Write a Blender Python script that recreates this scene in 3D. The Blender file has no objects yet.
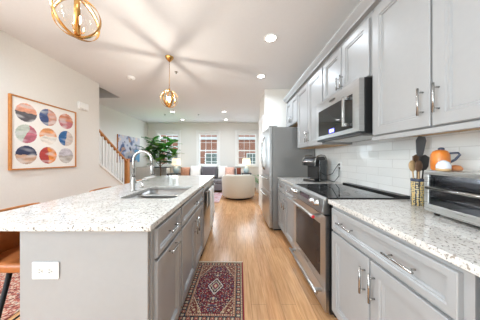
import bpy, bmesh, math, random
from mathutils import Vector, Matrix
random.seed(7)
C = bpy.context.scene.collection
SC = bpy.context.scene
PI = math.pi

# ------------------------------------------------------------------ camera, world, light, exposure
cd = bpy.data.cameras.new('camera'); cam = bpy.data.objects.new('camera', cd); C.objects.link(cam)
cam.location = (0, 0, 1.23); cam.rotation_euler = (PI/2, 0, 0)
cd.sensor_width = 36; cd.lens = 178*36/480
cd.shift_x = 3.5/480; cd.shift_y = -1.5/480
cd.clip_start = 0.02; cd.clip_end = 200
SC.camera = cam
SC.view_settings.view_transform = 'Standard'
SC.view_settings.look = 'None'
SC.view_settings.gamma = 1
SC.view_settings.use_curve_mapping = False
SC.view_settings.exposure = 0.38
SC.cycles.use_denoising = True
SC.cycles.max_bounces = 10
SC.cycles.diffuse_bounces = 6
SC.cycles.transparent_max_bounces = 16
SC.cycles.caustics_reflective = False
SC.cycles.caustics_refractive = False
SC.cycles.sample_clamp_indirect = 6

w = bpy.data.worlds.new('sky'); SC.world = w; w.use_nodes = True
bgn = w.node_tree.nodes['Background']
bgn.inputs[0].default_value = (0.80, 0.90, 1.0, 1); bgn.inputs[1].default_value = 1.3

LAMP_W = 17.0      # one recessed downlight
def area(name, loc, rot, sx, sy, power, col=(1, 1, 1)):
    l = bpy.data.lights.new(name, 'AREA'); l.shape = 'RECTANGLE'; l.size = sx; l.size_y = sy
    l.energy = power; l.color = col
    o = bpy.data.objects.new(name, l); C.objects.link(o); o.location = loc; o.rotation_euler = rot
    return o
# added fill lamp behind the camera, then daylight through the living room windows
area('added_fill_rear', (-0.7, -2.75, 1.25), (PI/2, 0, 0), 3.2, 2.2, 26, (0.80, 0.91, 1.0))
area('daylight_front', (-1.2, 7.95, 1.65), (-PI/2, 0, 0), 4.2, 1.5, 95, (0.78, 0.89, 1.0))

area('added_fill_side', (-2.98, -1.3, 1.5), (PI/2, 0, -PI/2), 1.8, 1.4, 130, (0.80, 0.90, 1.0))  # added fill lamp from the left, brightens the backsplash

# ------------------------------------------------------------------ materials
def mat(name, col, rough=0.5, metal=0.0, spec=0.5, coat=0.0, sheen=0.0, emit=None, es=0.0):
    m = bpy.data.materials.new(name); m.use_nodes = True
    b = m.node_tree.nodes['Principled BSDF']
    b.inputs['Base Color'].default_value = (*col, 1)
    b.inputs['Roughness'].default_value = rough
    b.inputs['Metallic'].default_value = metal
    b.inputs['Specular IOR Level'].default_value = spec
    b.inputs['Coat Weight'].default_value = coat
    b.inputs['Coat Roughness'].default_value = 0.08
    b.inputs['Sheen Weight'].default_value = sheen
    if emit: b.inputs['Emission Color'].default_value = (*emit, 1); b.inputs['Emission Strength'].default_value = es
    return m
class NT:
    def __init__(s, m): s.t = m.node_tree; s.b = s.t.nodes['Principled BSDF']
    def n(s, typ, **kw):
        q = s.t.nodes.new(typ)
        for k, v in kw.items():
            if k in q.inputs.keys(): q.inputs[k].default_value = v
            else: setattr(q, k, v)
        return q
    def l(s, a, b): s.t.links.new(a, b)
    def coords(s, scale=(1, 1, 1), order=None):
        tc = s.n('ShaderNodeTexCoord'); out = tc.outputs['Object']
        if order:
            sp = s.n('ShaderNodeSeparateXYZ'); s.l(out, sp.inputs[0]); cb = s.n('ShaderNodeCombineXYZ')
            for i, a in enumerate(order): s.l(sp.outputs[a], cb.inputs[i])
            out = cb.outputs[0]
        mp = s.n('ShaderNodeMapping'); mp.inputs['Scale'].default_value = scale; s.l(out, mp.inputs[0])
        return mp.outputs[0]
    def noise(s, vec, scale, detail=3, rough=0.5):
        q = s.n('ShaderNodeTexNoise'); q.inputs['Scale'].default_value = scale; q.inputs['Detail'].default_value = detail
        q.inputs['Roughness'].default_value = rough; s.l(vec, q.inputs['Vector']); return q.outputs['Fac']
    def ramp(s, fac, stops, mode='LINEAR'):
        q = s.n('ShaderNodeValToRGB'); q.color_ramp.interpolation = mode; e = q.color_ramp.elements
        while len(e) < len(stops): e.new(0.5)
        for i, (p, c) in enumerate(stops): e[i].position = p; e[i].color = (*c, 1)
        s.l(fac, q.inputs[0]); return q.outputs[0]
    def mix(s, fac, a, b, mode='MIX'):
        q = s.n('ShaderNodeMix', data_type='RGBA', blend_type=mode)
        for v, i in ((fac, 0), (a, 6), (b, 7)):
            if isinstance(v, (float, int)): q.inputs[i].default_value = v
            elif isinstance(v, tuple): q.inputs[i].default_value = (*v, 1)
            else: s.l(v, q.inputs[i])
        return q.outputs[2]
    def bump(s, h, strength, dist=0.01):
        q = s.n('ShaderNodeBump'); q.inputs['Strength'].default_value = strength; q.inputs['Distance'].default_value = dist
        s.l(h, q.inputs['Height']); s.l(q.outputs[0], s.b.inputs['Normal'])
def lin(r, g, b):
    f = lambda c: (c/255/12.92) if c/255 <= 0.04045 else ((c/255+0.055)/1.055)**2.4
    return (f(r), f(g), f(b))

M = {}
def soft(name, col, rough, sc=60, amt=0.03, bump=0.05, **kw):
    m = mat(name, col, rough, **kw); t = NT(m); v = t.coords()
    n = t.noise(v, sc, 4)
    lo = tuple(c*(1-amt) for c in col); hi = tuple(min(1, c*(1+amt)) for c in col)
    t.l(t.ramp(n, [(0.3, lo), (0.7, hi)]), t.b.inputs['Base Color'])
    if bump: t.bump(n, bump, 0.003)
    M[name] = m; return m
soft('wall_paint', lin(228, 225, 219), 0.75, 40, 0.012, 0.03)
soft('ceiling_paint', lin(226, 225, 225), 0.8, 40, 0.01, 0.02)
soft('trim_white', lin(238, 237, 234), 0.4, 30, 0.01, 0)
soft('cabinet_paint', lin(155, 155, 155), 0.33, 30, 0.012, 0.0)
soft('cabinet_dark', lin(120, 119, 117), 0.6, 30, 0.02, 0)
soft('carcass_wood', lin(205, 165, 115), 0.5, 20, 0.08, 0)
soft('black_plastic', lin(28, 28, 29), 0.35, 50, 0.05, 0)
soft('dark_metal', lin(34, 34, 36), 0.4, 50, 0.05, 0, metal=0.6)
soft('plate_white', lin(245, 245, 243), 0.35, 30, 0.005, 0)
soft('towel', lin(238, 236, 230), 0.95, 400, 0.04, 0.6, sheen=0.3)
soft('cream_boucle', lin(206, 200, 186), 0.95, 220, 0.06, 0.6, sheen=0.3)
soft('sofa_grey', lin(112, 106, 108), 0.95, 200, 0.07, 0.5, sheen=0.3)
soft('cushion_grey', lin(92, 86, 90), 0.95, 200, 0.08, 0.5, sheen=0.3)
soft('cushion_white', lin(236, 230, 222), 0.95, 150, 0.05, 0.8, sheen=0.4)
soft('cushion_tan', lin(196, 140, 110), 0.95, 30, 0.3, 0.4)
soft('cushion_pink', lin(214, 170, 152), 0.95, 24, 0.25, 0.4)
soft('cushion_rust', lin(128, 66, 48), 0.95, 60, 0.2, 0.4)
soft('linen_grey', lin(205, 202, 196), 0.95, 200, 0.04, 0.4)
soft('leather', lin(168, 98, 48), 0.38, 25, 0.14, 0.12)
soft('honey_wood', lin(186, 122, 62), 0.4, 30, 0.12, 0.05)
soft('rim_wood', lin(168, 104, 52), 0.45, 30, 0.12, 0.05)
soft('pot_white', lin(228, 226, 220), 0.45, 30, 0.02, 0)
soft('basket', lin(176, 140, 96), 0.9, 120, 0.2, 0.9)
soft('soil', lin(50, 38, 28), 1, 60, 0.3, 0.9)
soft('bark', lin(96, 74, 54), 0.9, 60, 0.25, 0.7)
soft('orange_ceramic', lin(206, 120, 48), 0.3, 22, 0.18, 0)
soft('snow_ceramic', lin(205, 212, 222), 0.25, 30, 0.04, 0)
soft('navy_ceramic', lin(58, 66, 88), 0.3, 30, 0.08, 0)
soft('peach_ceramic', lin(226, 150, 96), 0.4, 40, 0.08, 0)
soft('pale_wood', lin(196, 164, 122), 0.6, 50, 0.12, 0.1)
soft('walnut', lin(104, 76, 56), 0.5, 50, 0.15, 0.1)
soft('nylon_grey', lin(82, 84, 88), 0.5, 50, 0.05, 0)
soft('house_pane', lin(112, 128, 122), 0.2, 3, 0.2, 0)
soft('asphalt', lin(120, 120, 120), 0.9, 30, 0.08, 0.2)
soft('table_dark', lin(58, 54, 54), 0.4, 30, 0.1, 0)
soft('enamel_grey', lin(146, 145, 143), 0.35, 200, 0.015, 0.0, metal=0.55)

def metal(name, col, rough, sc=(1, 1, 200), amt=0.08):
    m = mat(name, col, rough, metal=1.0); t = NT(m); v = t.coords(sc); n = t.noise(v, 6, 3)
    t.l(t.ramp(n, [(0.3, tuple(c*(1-amt) for c in col)), (0.7, tuple(min(1, c*(1+amt)) for c in col))]), t.b.inputs['Base Color'])
    r = t.n('ShaderNodeMapRange'); r.inputs['To Min'].default_value = rough*0.85; r.inputs['To Max'].default_value = rough*1.2
    t.l(n, r.inputs[0]); t.l(r.outputs[0], t.b.inputs['Roughness'])
    M[name] = m
metal('bright_steel', lin(214, 214, 212), 0.28, (1, 1, 60))
metal('stainless', lin(186, 186, 185), 0.30, (1, 1, 60))
metal('sink_steel', lin(156, 155, 152), 0.34, (60, 60, 1))
metal('nickel', lin(178, 177, 174), 0.2, (20, 20, 20), 0.03)
metal('brass', lin(206, 158, 92), 0.22, (20, 20, 20), 0.05)
metal('rack_chrome', lin(190, 190, 192), 0.15, (20, 20, 20), 0.03)
M['black_glass'] = mat('black_glass', (0.012, 0.012, 0.013), 0.04, spec=0.6); t = NT(M['black_glass']); n_ = t.noise(t.coords(), 8); t.l(t.ramp(n_, [(0, (0.010, 0.010, 0.011)), (1, (0.016, 0.016, 0.017))]), t.b.inputs[0])
M['oven_glass'] = mat('oven_glass', (0.03, 0.02, 0.016), 0.08, spec=0.08); t = NT(M['oven_glass']); n_ = t.noise(t.coords(), 5); t.l(t.ramp(n_, [(0.3, (0.045, 0.024, 0.016)), (0.7, (0.022, 0.018, 0.02))]), t.b.inputs[0])
M['red_badge'] = mat('red_badge', lin(190, 30, 40), 0.3)
M['display_blue'] = mat('display_blue', (0.02, 0.02, 0.1), 0.3, emit=(0.16, 0.16, 1.0), es=2.2)
M['display_text'] = mat('display_text', (0.8, 0.9, 1), 0.3, emit=(0.85, 0.9, 1.0), es=4)
M['bulb'] = mat('bulb', (1, 0.9, 0.75), 0.3, emit=(1.0, 0.93, 0.83), es=900)
M['lens_glow'] = mat('lens_glow', (1, 1, 1), 0.4, emit=(1.0, 0.97, 0.92), es=9)
M['shade_glow'] = mat('shade_glow', lin(245, 225, 195), 0.9, emit=(1.0, 0.80, 0.56), es=0.75)

def glass(name, tint=(1, 1, 1), refl=1.0, rough=0.0, base=0.02):
    m = bpy.data.materials.new(name); m.use_nodes = True; nt = m.node_tree; nt.nodes.clear()
    o = nt.nodes.new('ShaderNodeOutputMaterial'); mx = nt.nodes.new('ShaderNodeMixShader')
    tr = nt.nodes.new('ShaderNodeBsdfTransparent'); tr.inputs[0].default_value = (*tint, 1)
    gl = nt.nodes.new('ShaderNodeBsdfGlossy'); gl.inputs['Roughness'].default_value = rough
    fw = nt.nodes.new('ShaderNodeLayerWeight'); lw = nt.nodes.new('ShaderNodeMath'); lw.operation = 'POWER'; lw.inputs[1].default_value = 4.0
    nt.links.new(fw.outputs['Facing'], lw.inputs[0])
    ml = nt.nodes.new('ShaderNodeMath'); ml.operation = 'MULTIPLY_ADD'; ml.inputs[1].default_value = refl; ml.inputs[2].default_value = base; ml.use_clamp = True
    nt.links.new(lw.outputs[0], ml.inputs[0]); nt.links.new(ml.outputs[0], mx.inputs[0])
    nt.links.new(tr.outputs[0], mx.inputs[1]); nt.links.new(gl.outputs[0], mx.inputs[2]); nt.links.new(mx.outputs[0], o.inputs[0])
    M[name] = m
glass('window_glass', (0.97, 0.99, 0.98), 0.6)
glass('globe_glass', (0.98, 0.97, 0.95), 1.0, 0.02, 0.05)
soft('lamp_glass', lin(196, 216, 220), 0.15, 30, 0.04, 0)
glass('oven_door_glass', (0.82, 0.82, 0.83), 0.7, 0.0, 0.02)
glass('tank_glass', (0.30, 0.30, 0.32), 1.0, 0.03, 0.06)

# granite / quartz
m = mat('granite', lin(226, 223, 216), 0.11, spec=0.5); t = NT(m); v = t.coords()
base = t.ramp(t.noise(v, 9, 5, 0.6), [(0.35, lin(198, 195, 189)), (0.65, lin(215, 212, 207))])
n1 = t.noise(v, 62, 4, 0.75)
f1 = t.ramp(n1, [(0.57, (0, 0, 0)), (0.62, (1, 1, 1))])
c1 = t.mix(f1, base, lin(146, 139, 130))
n2 = t.noise(v, 95, 3, 0.7)
f2 = t.ramp(n2, [(0.60, (0, 0, 0)), (0.63, (1, 1, 1))])
c2 = t.mix(f2, c1, lin(82, 77, 76))
n3 = t.noise(v, 48, 2, 0.5)
f3 = t.ramp(n3, [(0.66, (0, 0, 0)), (0.70, (1, 1, 1))])
c3 = t.mix(f3, c2, lin(150, 140, 130))
t.l(c3, t.b.inputs['Base Color']); M['granite'] = m

# oak floor, planks along the length of the room
m = mat('oak_floor', lin(196, 150, 100), 0.2, spec=0.45); t = NT(m)
v = t.coords((1, 1, 1), (1, 0, 2))
br = t.n('ShaderNodeTexBrick'); t.l(v, br.inputs['Vector'])
br.inputs['Scale'].default_value = 1; br.inputs['Brick Width'].default_value = 1.5; br.inputs['Row Height'].default_value = 0.125
br.inputs['Mortar Size'].default_value = 0.0016; br.inputs['Mortar Smooth'].default_value = 0.2; br.inputs['Bias'].default_value = 0
br.inputs['Color1'].default_value = (*lin(222, 170, 120), 1); br.inputs['Color2'].default_value = (*lin(196, 140, 94), 1); br.inputs['Mortar'].default_value = (*lin(132, 92, 60), 1)
br.offset = 0.37
g = t.coords((22, 1.3, 1)); gn = t.noise(g, 3.0, 6, 0.6)
col = t.mix(0.45, br.outputs['Color'], t.ramp(gn, [(0.3, lin(152, 98, 62)), (0.7, lin(234, 190, 142))]))
big = t.ramp(t.noise(t.coords((6, 0.8, 1)), 1.2, 2), [(0.3, (0.86, 0.86, 0.86)), (0.7, (1.08, 1.06, 1.04))])
t.l(t.mix(1.0, col, big, 'MULTIPLY'), t.b.inputs['Base Color'])
t.bump(br.outputs['Fac'], -0.3, 0.002); M['oak_floor'] = m

def brickmat(name, order, bw, rh, mortar, c1, c2, cm, rough, bump, offset=0.5, wav=0.0):
    m = mat(name, c1, rough, spec=0.5); t = NT(m); v = t.coords((1, 1, 1), order)
    br = t.n('ShaderNodeTexBrick'); t.l(v, br.inputs['Vector']); br.offset = offset
    for k, x in (('Scale', 1), ('Brick Width', bw), ('Row Height', rh), ('Mortar Size', mortar), ('Mortar Smooth', 0.3), ('Bias', 0)): br.inputs[k].default_value = x
    br.inputs['Color1'].default_value = (*c1, 1); br.inputs['Color2'].default_value = (*c2, 1); br.inputs['Mortar'].default_value = (*cm, 1)
    t.l(br.outputs['Color'], t.b.inputs['Base Color'])
    ad = t.n('ShaderNodeMath', operation='MULTIPLY_ADD'); ad.inputs[1].default_value = wav
    t.l(t.noise(t.coords(), 14, 2), ad.inputs[0])
    iv = t.n('ShaderNodeMath', operation='SUBTRACT'); iv.inputs[0].default_value = 1; t.l(br.outputs['Fac'], iv.inputs[1]); t.l(iv.outputs[0], ad.inputs[2])
    t.bump(ad.outputs[0], bump, 0.003); M[name] = m
brickmat('tile', (1, 2, 0), 0.305, 0.0765, 0.0022, lin(244, 244, 242), lin(236, 236, 234), lin(222, 221, 218), 0.08, 0.6, 0.5, 0.9)
brickmat('brick', (0, 2, 1), 0.25, 0.085, 0.008, lin(182, 116, 88), lin(160, 98, 74), lin(180, 154, 140), 0.9, 0.4)
brickmat('brick_side', (1, 2, 0), 0.25, 0.085, 0.008, lin(182, 116, 88), lin(160, 98, 74), lin(180, 154, 140), 0.9, 0.4)
# leaf
m = mat('leaf', lin(50, 110, 45), 0.32, spec=0.5); t = NT(m); n_ = t.noise(t.coords(), 6, 3)
t.l(t.ramp(n_, [(0.3, lin(46, 104, 52)), (0.52, lin(84, 152, 66)), (0.68, lin(146, 192, 92))]), t.b.inputs[0]); M['leaf'] = m
# painted surfaces whose pattern is stored per face
def vcol(name, rough):
    m = mat(name, (1, 1, 1), rough); t = NT(m); a = t.n('ShaderNodeVertexColor', layer_name='pattern')
    n = t.ramp(t.noise(t.coords(), 260, 2), [(0.2, (0.9, 0.9, 0.9)), (0.8, (1.06, 1.06, 1.06))])
    t.l(t.mix(1.0, a.outputs[0], n, 'MULTIPLY'), t.b.inputs[0]); M[name] = m
vcol('woven_pattern', 0.95); vcol('paint_pattern', 0.6)
m = mat('living_rug', lin(190, 150, 150), 0.95); t = NT(m); v = t.coords()
vo = t.n('ShaderNodeTexVoronoi', feature='F1'); vo.inputs['Scale'].default_value = 5; t.l(v, vo.inputs['Vector'])
t.l(t.mix(0.6, t.ramp(vo.outputs['Distance'], [(0.1, lin(130, 44, 50)), (0.4, lin(186, 110, 112)), (0.7, lin(190, 184, 196))]), t.ramp(t.noise(v, 12, 4), [(0.35, lin(150, 90, 96)), (0.65, lin(222, 206, 200))])), t.b.inputs[0]); M['living_rug'] = m
m = mat('dining_rug', lin(170, 80, 60), 0.95); t = NT(m); v = t.coords()
vo = t.n('ShaderNodeTexVoronoi', feature='F1'); vo.inputs['Scale'].default_value = 75; t.l(v, vo.inputs['Vector'])
t.l(t.ramp(vo.outputs['Color'], [(0.1, lin(120, 56, 52)), (0.35, lin(176, 104, 88)), (0.6, lin(200, 176, 156)), (0.85, lin(110, 106, 116))], 'CONSTANT'), t.b.inputs[0]); M['dining_rug'] = m
# utensil crock: yellow / white ikat on black
m = mat('crock_pattern', lin(230, 225, 210), 0.35); t = NT(m); v = t.coords((1, 1, 1))
wv = t.n('ShaderNodeTexVoronoi', feature='F1', distance='MANHATTAN'); wv.inputs['Scale'].default_value = 85; wv.inputs['Randomness'].default_value = 0.35; t.l(v, wv.inputs['Vector'])
t.l(t.ramp(wv.outputs['Distance'], [(0.0, lin(206, 164, 60)), (0.50, lin(226, 216, 180)), (0.68, lin(60, 56, 56))], 'CONSTANT'), t.b.inputs[0]); M['crock_pattern'] = m

# ------------------------------------------------------------------ mesh helpers
WL = {}
class MB:
    def __init__(s): s.bm = bmesh.new()
    def box(s, x0, x1, y0, y1, z0, z1, mtx=None):
        vs = [s.bm.verts.new(p) for p in ((x0,y0,z0),(x1,y0,z0),(x1,y1,z0),(x0,y1,z0),(x0,y0,z1),(x1,y0,z1),(x1,y1,z1),(x0,y1,z1))]
        for f in ((3,2,1,0),(4,5,6,7),(0,1,5,4),(1,2,6,5),(2,3,7,6),(3,0,4,7)): s.bm.faces.new([vs[i] for i in f])
        if mtx: bmesh.ops.transform(s.bm, matrix=mtx, verts=vs)
        return s
    def prism(s, pts, a0, a1, axis='x', smooth=False):
        """pts: 2D outline; extruded along axis from a0 to a1."""
        def P(u, v, a): return {'x': (a, u, v), 'y': (u, a, v), 'z': (u, v, a)}[axis]
        A = [s.bm.verts.new(P(u, v, a0)) for u, v in pts]; B = [s.bm.verts.new(P(u, v, a1)) for u, v in pts]
        n = len(pts); fs = [s.bm.faces.new(A), s.bm.faces.new(B)]
        for i in range(n): 
            f = s.bm.faces.new((A[i], A[(i+1) % n], B[(i+1) % n], B[i])); fs.append(f)
            f.smooth = smooth
        bmesh.ops.recalc_face_normals(s.bm, faces=fs); return s
    def lathe(s, prof, c=(0, 0, 0), seg=24, axis='z', cap=True, smooth=True):
        rings = []
        for r, h in prof:
            ring = []
            for i in range(seg):
                a = 2*PI*i/seg; u, v = r*math.cos(a), r*math.sin(a)
                p = {'z': (u, v, h), 'x': (h, u, v), 'y': (u, h, v)}[axis]
                ring.append(s.bm.verts.new((p[0]+c[0], p[1]+c[1], p[2]+c[2])))
            rings.append(ring)
        fs = []
        for k in range(len(rings)-1):
            for i in range(seg):
                f = s.bm.faces.new((rings[k][i], rings[k][(i+1) % seg], rings[k+1][(i+1) % seg], rings[k+1][i])); f.smooth = smooth; fs.append(f)
        if cap: fs.append(s.bm.faces.new(rings[0])); fs.append(s.bm.faces.new(rings[-1]))
        bmesh.ops.recalc_face_normals(s.bm, faces=fs); return s
    def tube(s, pts, r, seg=10, closed=False, flat=None):
        pts = [Vector(p) for p in pts]; n = len(pts); rings = []; up = None
        for i, p in enumerate(pts):
            if closed: d = (pts[(i+1) % n]-pts[i-1]).normalized()
            else: d = (pts[min(i+1, n-1)]-pts[max(i-1, 0)]).normalized()
            if up is None: up = d.orthogonal().normalized()
            up = (up-d*up.dot(d)).normalized(); sd = d.cross(up)
            rr = r[i] if isinstance(r, (list, tuple)) else r
            rings.append([s.bm.verts.new(p+(up*math.cos(2*PI*k/seg)+sd*math.sin(2*PI*k/seg))*rr) for k in range(seg)])
        fs = []
        for k in range(n if closed else n-1):
            A, B = rings[k], rings[(k+1) % n]
            for i in range(seg):
                f = s.bm.faces.new((A[i], A[(i+1) % seg], B[(i+1) % seg], B[i])); f.smooth = True; fs.append(f)
        if not closed: fs.append(s.bm.faces.new(rings[0])); fs.append(s.bm.faces.new(rings[-1]))
        bmesh.ops.recalc_face_normals(s.bm, faces=fs); return s
    def sphere(s, c, r, seg=20, sc=(1, 1, 1)):
        q = bmesh.ops.create_uvsphere(s.bm, u_segments=seg, v_segments=seg//2+2, radius=r)
        vs = q['verts']
        for v in vs: v.co = Vector((v.co.x*sc[0]+c[0], v.co.y*sc[1]+c[1], v.co.z*sc[2]+c[2]))
        for f in {f for v in vs for f in v.link_faces}: f.smooth = True
        return s
    def quad(s, a, b, c, d):
        vs = [s.bm.verts.new(p) for p in (a, b, c, d)]; s.bm.faces.new(vs); return s
    def build(s, name, m, parent=None, local=False, bevel=0.0, seg=2, smooth=False, mods=None):
        me = bpy.data.meshes.new(name)
        if parent is not None and not local:
            L = WL[parent.name]; bmesh.ops.translate(s.bm, verts=s.bm.verts, vec=-L)
        s.bm.to_mesh(me); s.bm.free(); me.materials.append(M[m] if isinstance(m, str) else m)
        if smooth:
            for p in me.polygons: p.use_smooth = True
        o = bpy.data.objects.new(name, me); C.objects.link(o)
        if parent is not None: o.parent = parent; WL[o.name] = WL[parent.name]
        else: WL[o.name] = Vector((0, 0, 0))
        if bevel:
            b = o.modifiers.new('edge', 'BEVEL'); b.width = bevel; b.segments = seg; b.limit_method = 'ANGLE'; b.angle_limit = math.radians(40)
            b.harden_normals = False
            for p in me.polygons: p.use_smooth = True
            wn = o.modifiers.new('normals', 'WEIGHTED_NORMAL'); wn.keep_sharp = True
        return o
def tag(o, label=None, cat=None, group=None, kind=None):
    if label: o['label'] = label
    if cat: o['category'] = cat
    if group: o['group'] = group
    if kind: o['kind'] = kind
    return o
def thing(name, loc, label, cat, group=None, rz=0.0):
    o = bpy.data.objects.new(name, None); C.objects.link(o); o.location = loc; o.rotation_euler = (0, 0, rz)
    WL[o.name] = Vector(loc); return tag(o, label, cat, group)
def structure(o): o['kind'] = 'structure'; return o
def B(*a): return MB().box(*a)
def copytree(o, parent=None):
    c = o.copy(); C.objects.link(c)
    if parent is not None: c.parent = parent
    for ch in [x for x in bpy.data.objects if x.parent == o and x.name != c.name]: copytree(ch, c)
    return c
def text(name, s, size, loc, facing, m, parent, label=None):
    cu = bpy.data.curves.new(name, 'FONT'); cu.body = s; cu.size = size; cu.align_x = 'CENTER'; cu.align_y = 'CENTER'; cu.extrude = 0.0004
    tmp = bpy.data.objects.new(name, cu); C.objects.link(tmp); bpy.context.view_layer.update()
    me = bpy.data.meshes.new_from_object(tmp.evaluated_get(bpy.context.evaluated_depsgraph_get())); bpy.data.objects.remove(tmp)
    me.materials.clear(); me.materials.append(M[m]); o = bpy.data.objects.new(name, me); C.objects.link(o); o.parent = parent
    X, Y, Z = {'-x': ((0, -1, 0), (0, 0, 1), (-1, 0, 0))}[facing]
    R_ = Matrix((X, Y, Z)).transposed().to_4x4(); o.matrix_local = Matrix.Translation(Vector(loc)-WL[parent.name]) @ R_
    return tag(o, label)

# ------------------------------------------------------------------ room shell
H = 2.74; XR = 1.344; XL = -2.77; XLL = -3.785; YB = 7.57; Y0 = -2.6; YK = 3.59
structure(B(-3.95, 2.2, -2.75, 7.75, -0.1, 0).build('floor', 'oak_floor'))
cl = MB(); cl.box(-2.89, 2.2, -2.75, 4.44, H, H+0.12); cl.box(-3.95, 2.2, 4.44, 7.75, H, H+0.12); cl.box(-3.95, -2.89, -2.75, 0.8, H, H+0.12)
structure(cl.build('ceiling', 'ceiling_paint'))
structure(B(XR, XR+0.12, Y0-0.1, 3.87, 0, H).build('wall_right', 'wall_paint'))
structure(B(0.615, XR+0.12, 3.872, 4.76, 0, H).build('wall_pantry', 'wall_paint'))
structure(B(1.9, 2.02, 4.76, YB, 0, H).build('wall_living_right', 'wall_paint'))
wl = MB(); wl.box(-2.89, XL, -0.35, YK, 0, H); wl.box(-2.89, XL, Y0-0.1, -2.25, 0, H); wl.box(-2.89, XL, -2.25, -0.35, 0, 0.75); wl.box(-2.89, XL, -2.25, -0.35, 2.25, H)
structure(wl.build('wall_left', 'wall_paint'))
w4 = bpy.data.objects.new('window_4', None); C.objects.link(w4); w4.location = (-2.83, -1.3, 0.75); WL[w4.name] = Vector(w4.location); structure(w4)  # unseen window, added so the side fill lamp can shine in
f = MB()
for y_ in (-2.248, -1.33, -0.402): f.box(-2.86, -2.80, y_, y_+0.05, 0.752, 2.248)
f.box(-2.859, -2.801, -2.198, -0.402, 0.752, 0.80); f.box(-2.859, -2.801, -2.198, -0.402, 2.20, 2.248)
f.build('window_frame', 'trim_white', w4)
B(-2.832, -2.828, -2.198, -0.402, 0.80, 2.20).build('window_pane', 'window_glass', w4)
structure(B(XLL-0.12, XLL, Y0-0.1, YB, 0, 5.2).build('wall_stair', 'wall_paint'))
# upper stairwell
u = MB(); u.box(-2.89, -2.77, 0.68, 4.56, H+0.121, 5.2); u.box(XLL, -2.89, 4.44, 4.56, H+0.121, 5.2); u.box(XLL, -2.89, 0.68, 0.8, H+0.121, 5.2); u.box(XLL-0.12, -2.77, 0.68, 4.56, 5.2, 5.3)
structure(u.build('wall_upper_stairwell', 'wall_paint'))
# back wall with three windows
WX = [(-3.34, -2.46), (-1.62, -0.78), (0.03, 0.87)]; WZ = (0.93, 2.315)
b = MB(); xs = [XLL-0.12] + [v for p in WX for v in p] + [2.2]
for i in range(0, len(xs), 2): b.box(xs[i], xs[i+1], YB, YB+0.16, 0, H)
for a0, a1 in WX: b.box(a0, a1, YB, YB+0.16, 0, WZ[0]); b.box(a0, a1, YB, YB+0.16, WZ[1], H)
structure(b.build('wall_back', 'wall_paint'))
for i, (a0, a1) in enumerate(WX):
    wn = bpy.data.objects.new('window_%d' % (i+1), None); C.objects.link(wn); wn.location = ((a0+a1)/2, YB, WZ[0]); WL[wn.name] = Vector(wn.location); structure(wn)
    z0, z1 = WZ; zm = 1.57
    f = MB(); cw = 0.085
    f.box(a0-cw, a0, YB-0.022, YB-0.001, z0-0.02, z1+0.001); f.box(a1, a1+cw, YB-0.022, YB-0.001, z0-0.02, z1+0.001)
    f.box(a0-cw-0.01, a1+cw+0.01, YB-0.028, YB-0.001, z1+0.001, z1+0.10); f.box(a0-cw-0.03, a1+cw+0.03, YB-0.05, YB-0.001, z1+0.10, z1+0.125)
    f.build('window_casing', 'trim_white', wn, bevel=0.003)
    B(a0-cw-0.02, a1+cw+0.02, YB-0.07, YB+0.05, z0-0.045, z0-0.02).build('window_sill', 'trim_white', wn, bevel=0.004)
    e = 0.002
    fr = MB(); fr.box(a0+e, a0+0.03, YB+0.03, YB+0.13, z0+e, z1-e); fr.box(a1-0.03, a1-e, YB+0.03, YB+0.13, z0+e, z1-e); fr.box(a0+0.03, a1-0.03, YB+0.03, YB+0.13, z0+e, z0+0.03); fr.box(a0+0.03, a1-0.03, YB+0.03, YB+0.13, z1-0.03, z1-e)
    fr.build('window_frame', 'trim_white', wn)
    for k, (q0, q1, yy) in enumerate(((z0+0.03, zm+0.025, YB+0.045), (zm-0.025, z1-0.03, YB+0.085))):
        s = MB(); x0, x1 = a0+0.031, a1-0.031; t_ = 0.032
        s.box(x0, x0+t_, yy, yy+0.035, q0, q1); s.box(x1-t_, x1, yy, yy+0.035, q0, q1); s.box(x0+t_, x1-t_, yy, yy+0.035, q0, q0+0.045); s.box(x0+t_, x1-t_, yy, yy+0.035, q1-0.045, q1)
        for g in (1, 2): xx = x0+t_+(x1-x0-2*t_)*g/3; s.box(xx-0.006, xx+0.006, yy+0.008, yy+0.026, q0+0.045, q1-0.045)
        zz = (q0+q1)/2; s.box(x0+t_, x1-t_, yy+0.0085, yy+0.0265, zz-0.006, zz+0.006)
        so = s.build('window_sash', 'trim_white', wn)
        B(x0+t_, x1-t_, yy+0.015, yy+0.019, q0+0.045, q1-0.045).build('window_pane', 'window_glass', so)
# rear wall behind the camera, its glass doors added to let in fill light
b = MB(); b.box(-2.77, -2.3, Y0-0.12, Y0, 0, H); b.box(0.9, XR, Y0-0.12, Y0, 0, H); b.box(-2.3, 0.9, Y0-0.12, Y0, 2.35, H)
structure(b.build('wall_rear', 'wall_paint'))
dn = bpy.data.objects.new('added_door', None); C.objects.link(dn); dn.location = (-0.7, Y0-0.06, 0); WL[dn.name] = Vector(dn.location); structure(dn)
f = MB()
for x in (-2.298, -1.26, -0.18, 0.838): f.box(x, x+0.06, Y0-0.09, Y0-0.03, 0.002, 2.348)
f.box(-2.3, 0.898, Y0-0.091, Y0-0.029, 0.002, 0.08); f.box(-2.3, 0.898, Y0-0.091, Y0-0.029, 2.27, 2.348)
f.build('added_door_frame', 'trim_white', dn)
B(-2.24, 0.84, Y0-0.062, Y0-0.058, 0.08, 2.27).build('added_door_glass', 'window_glass', dn)
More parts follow.
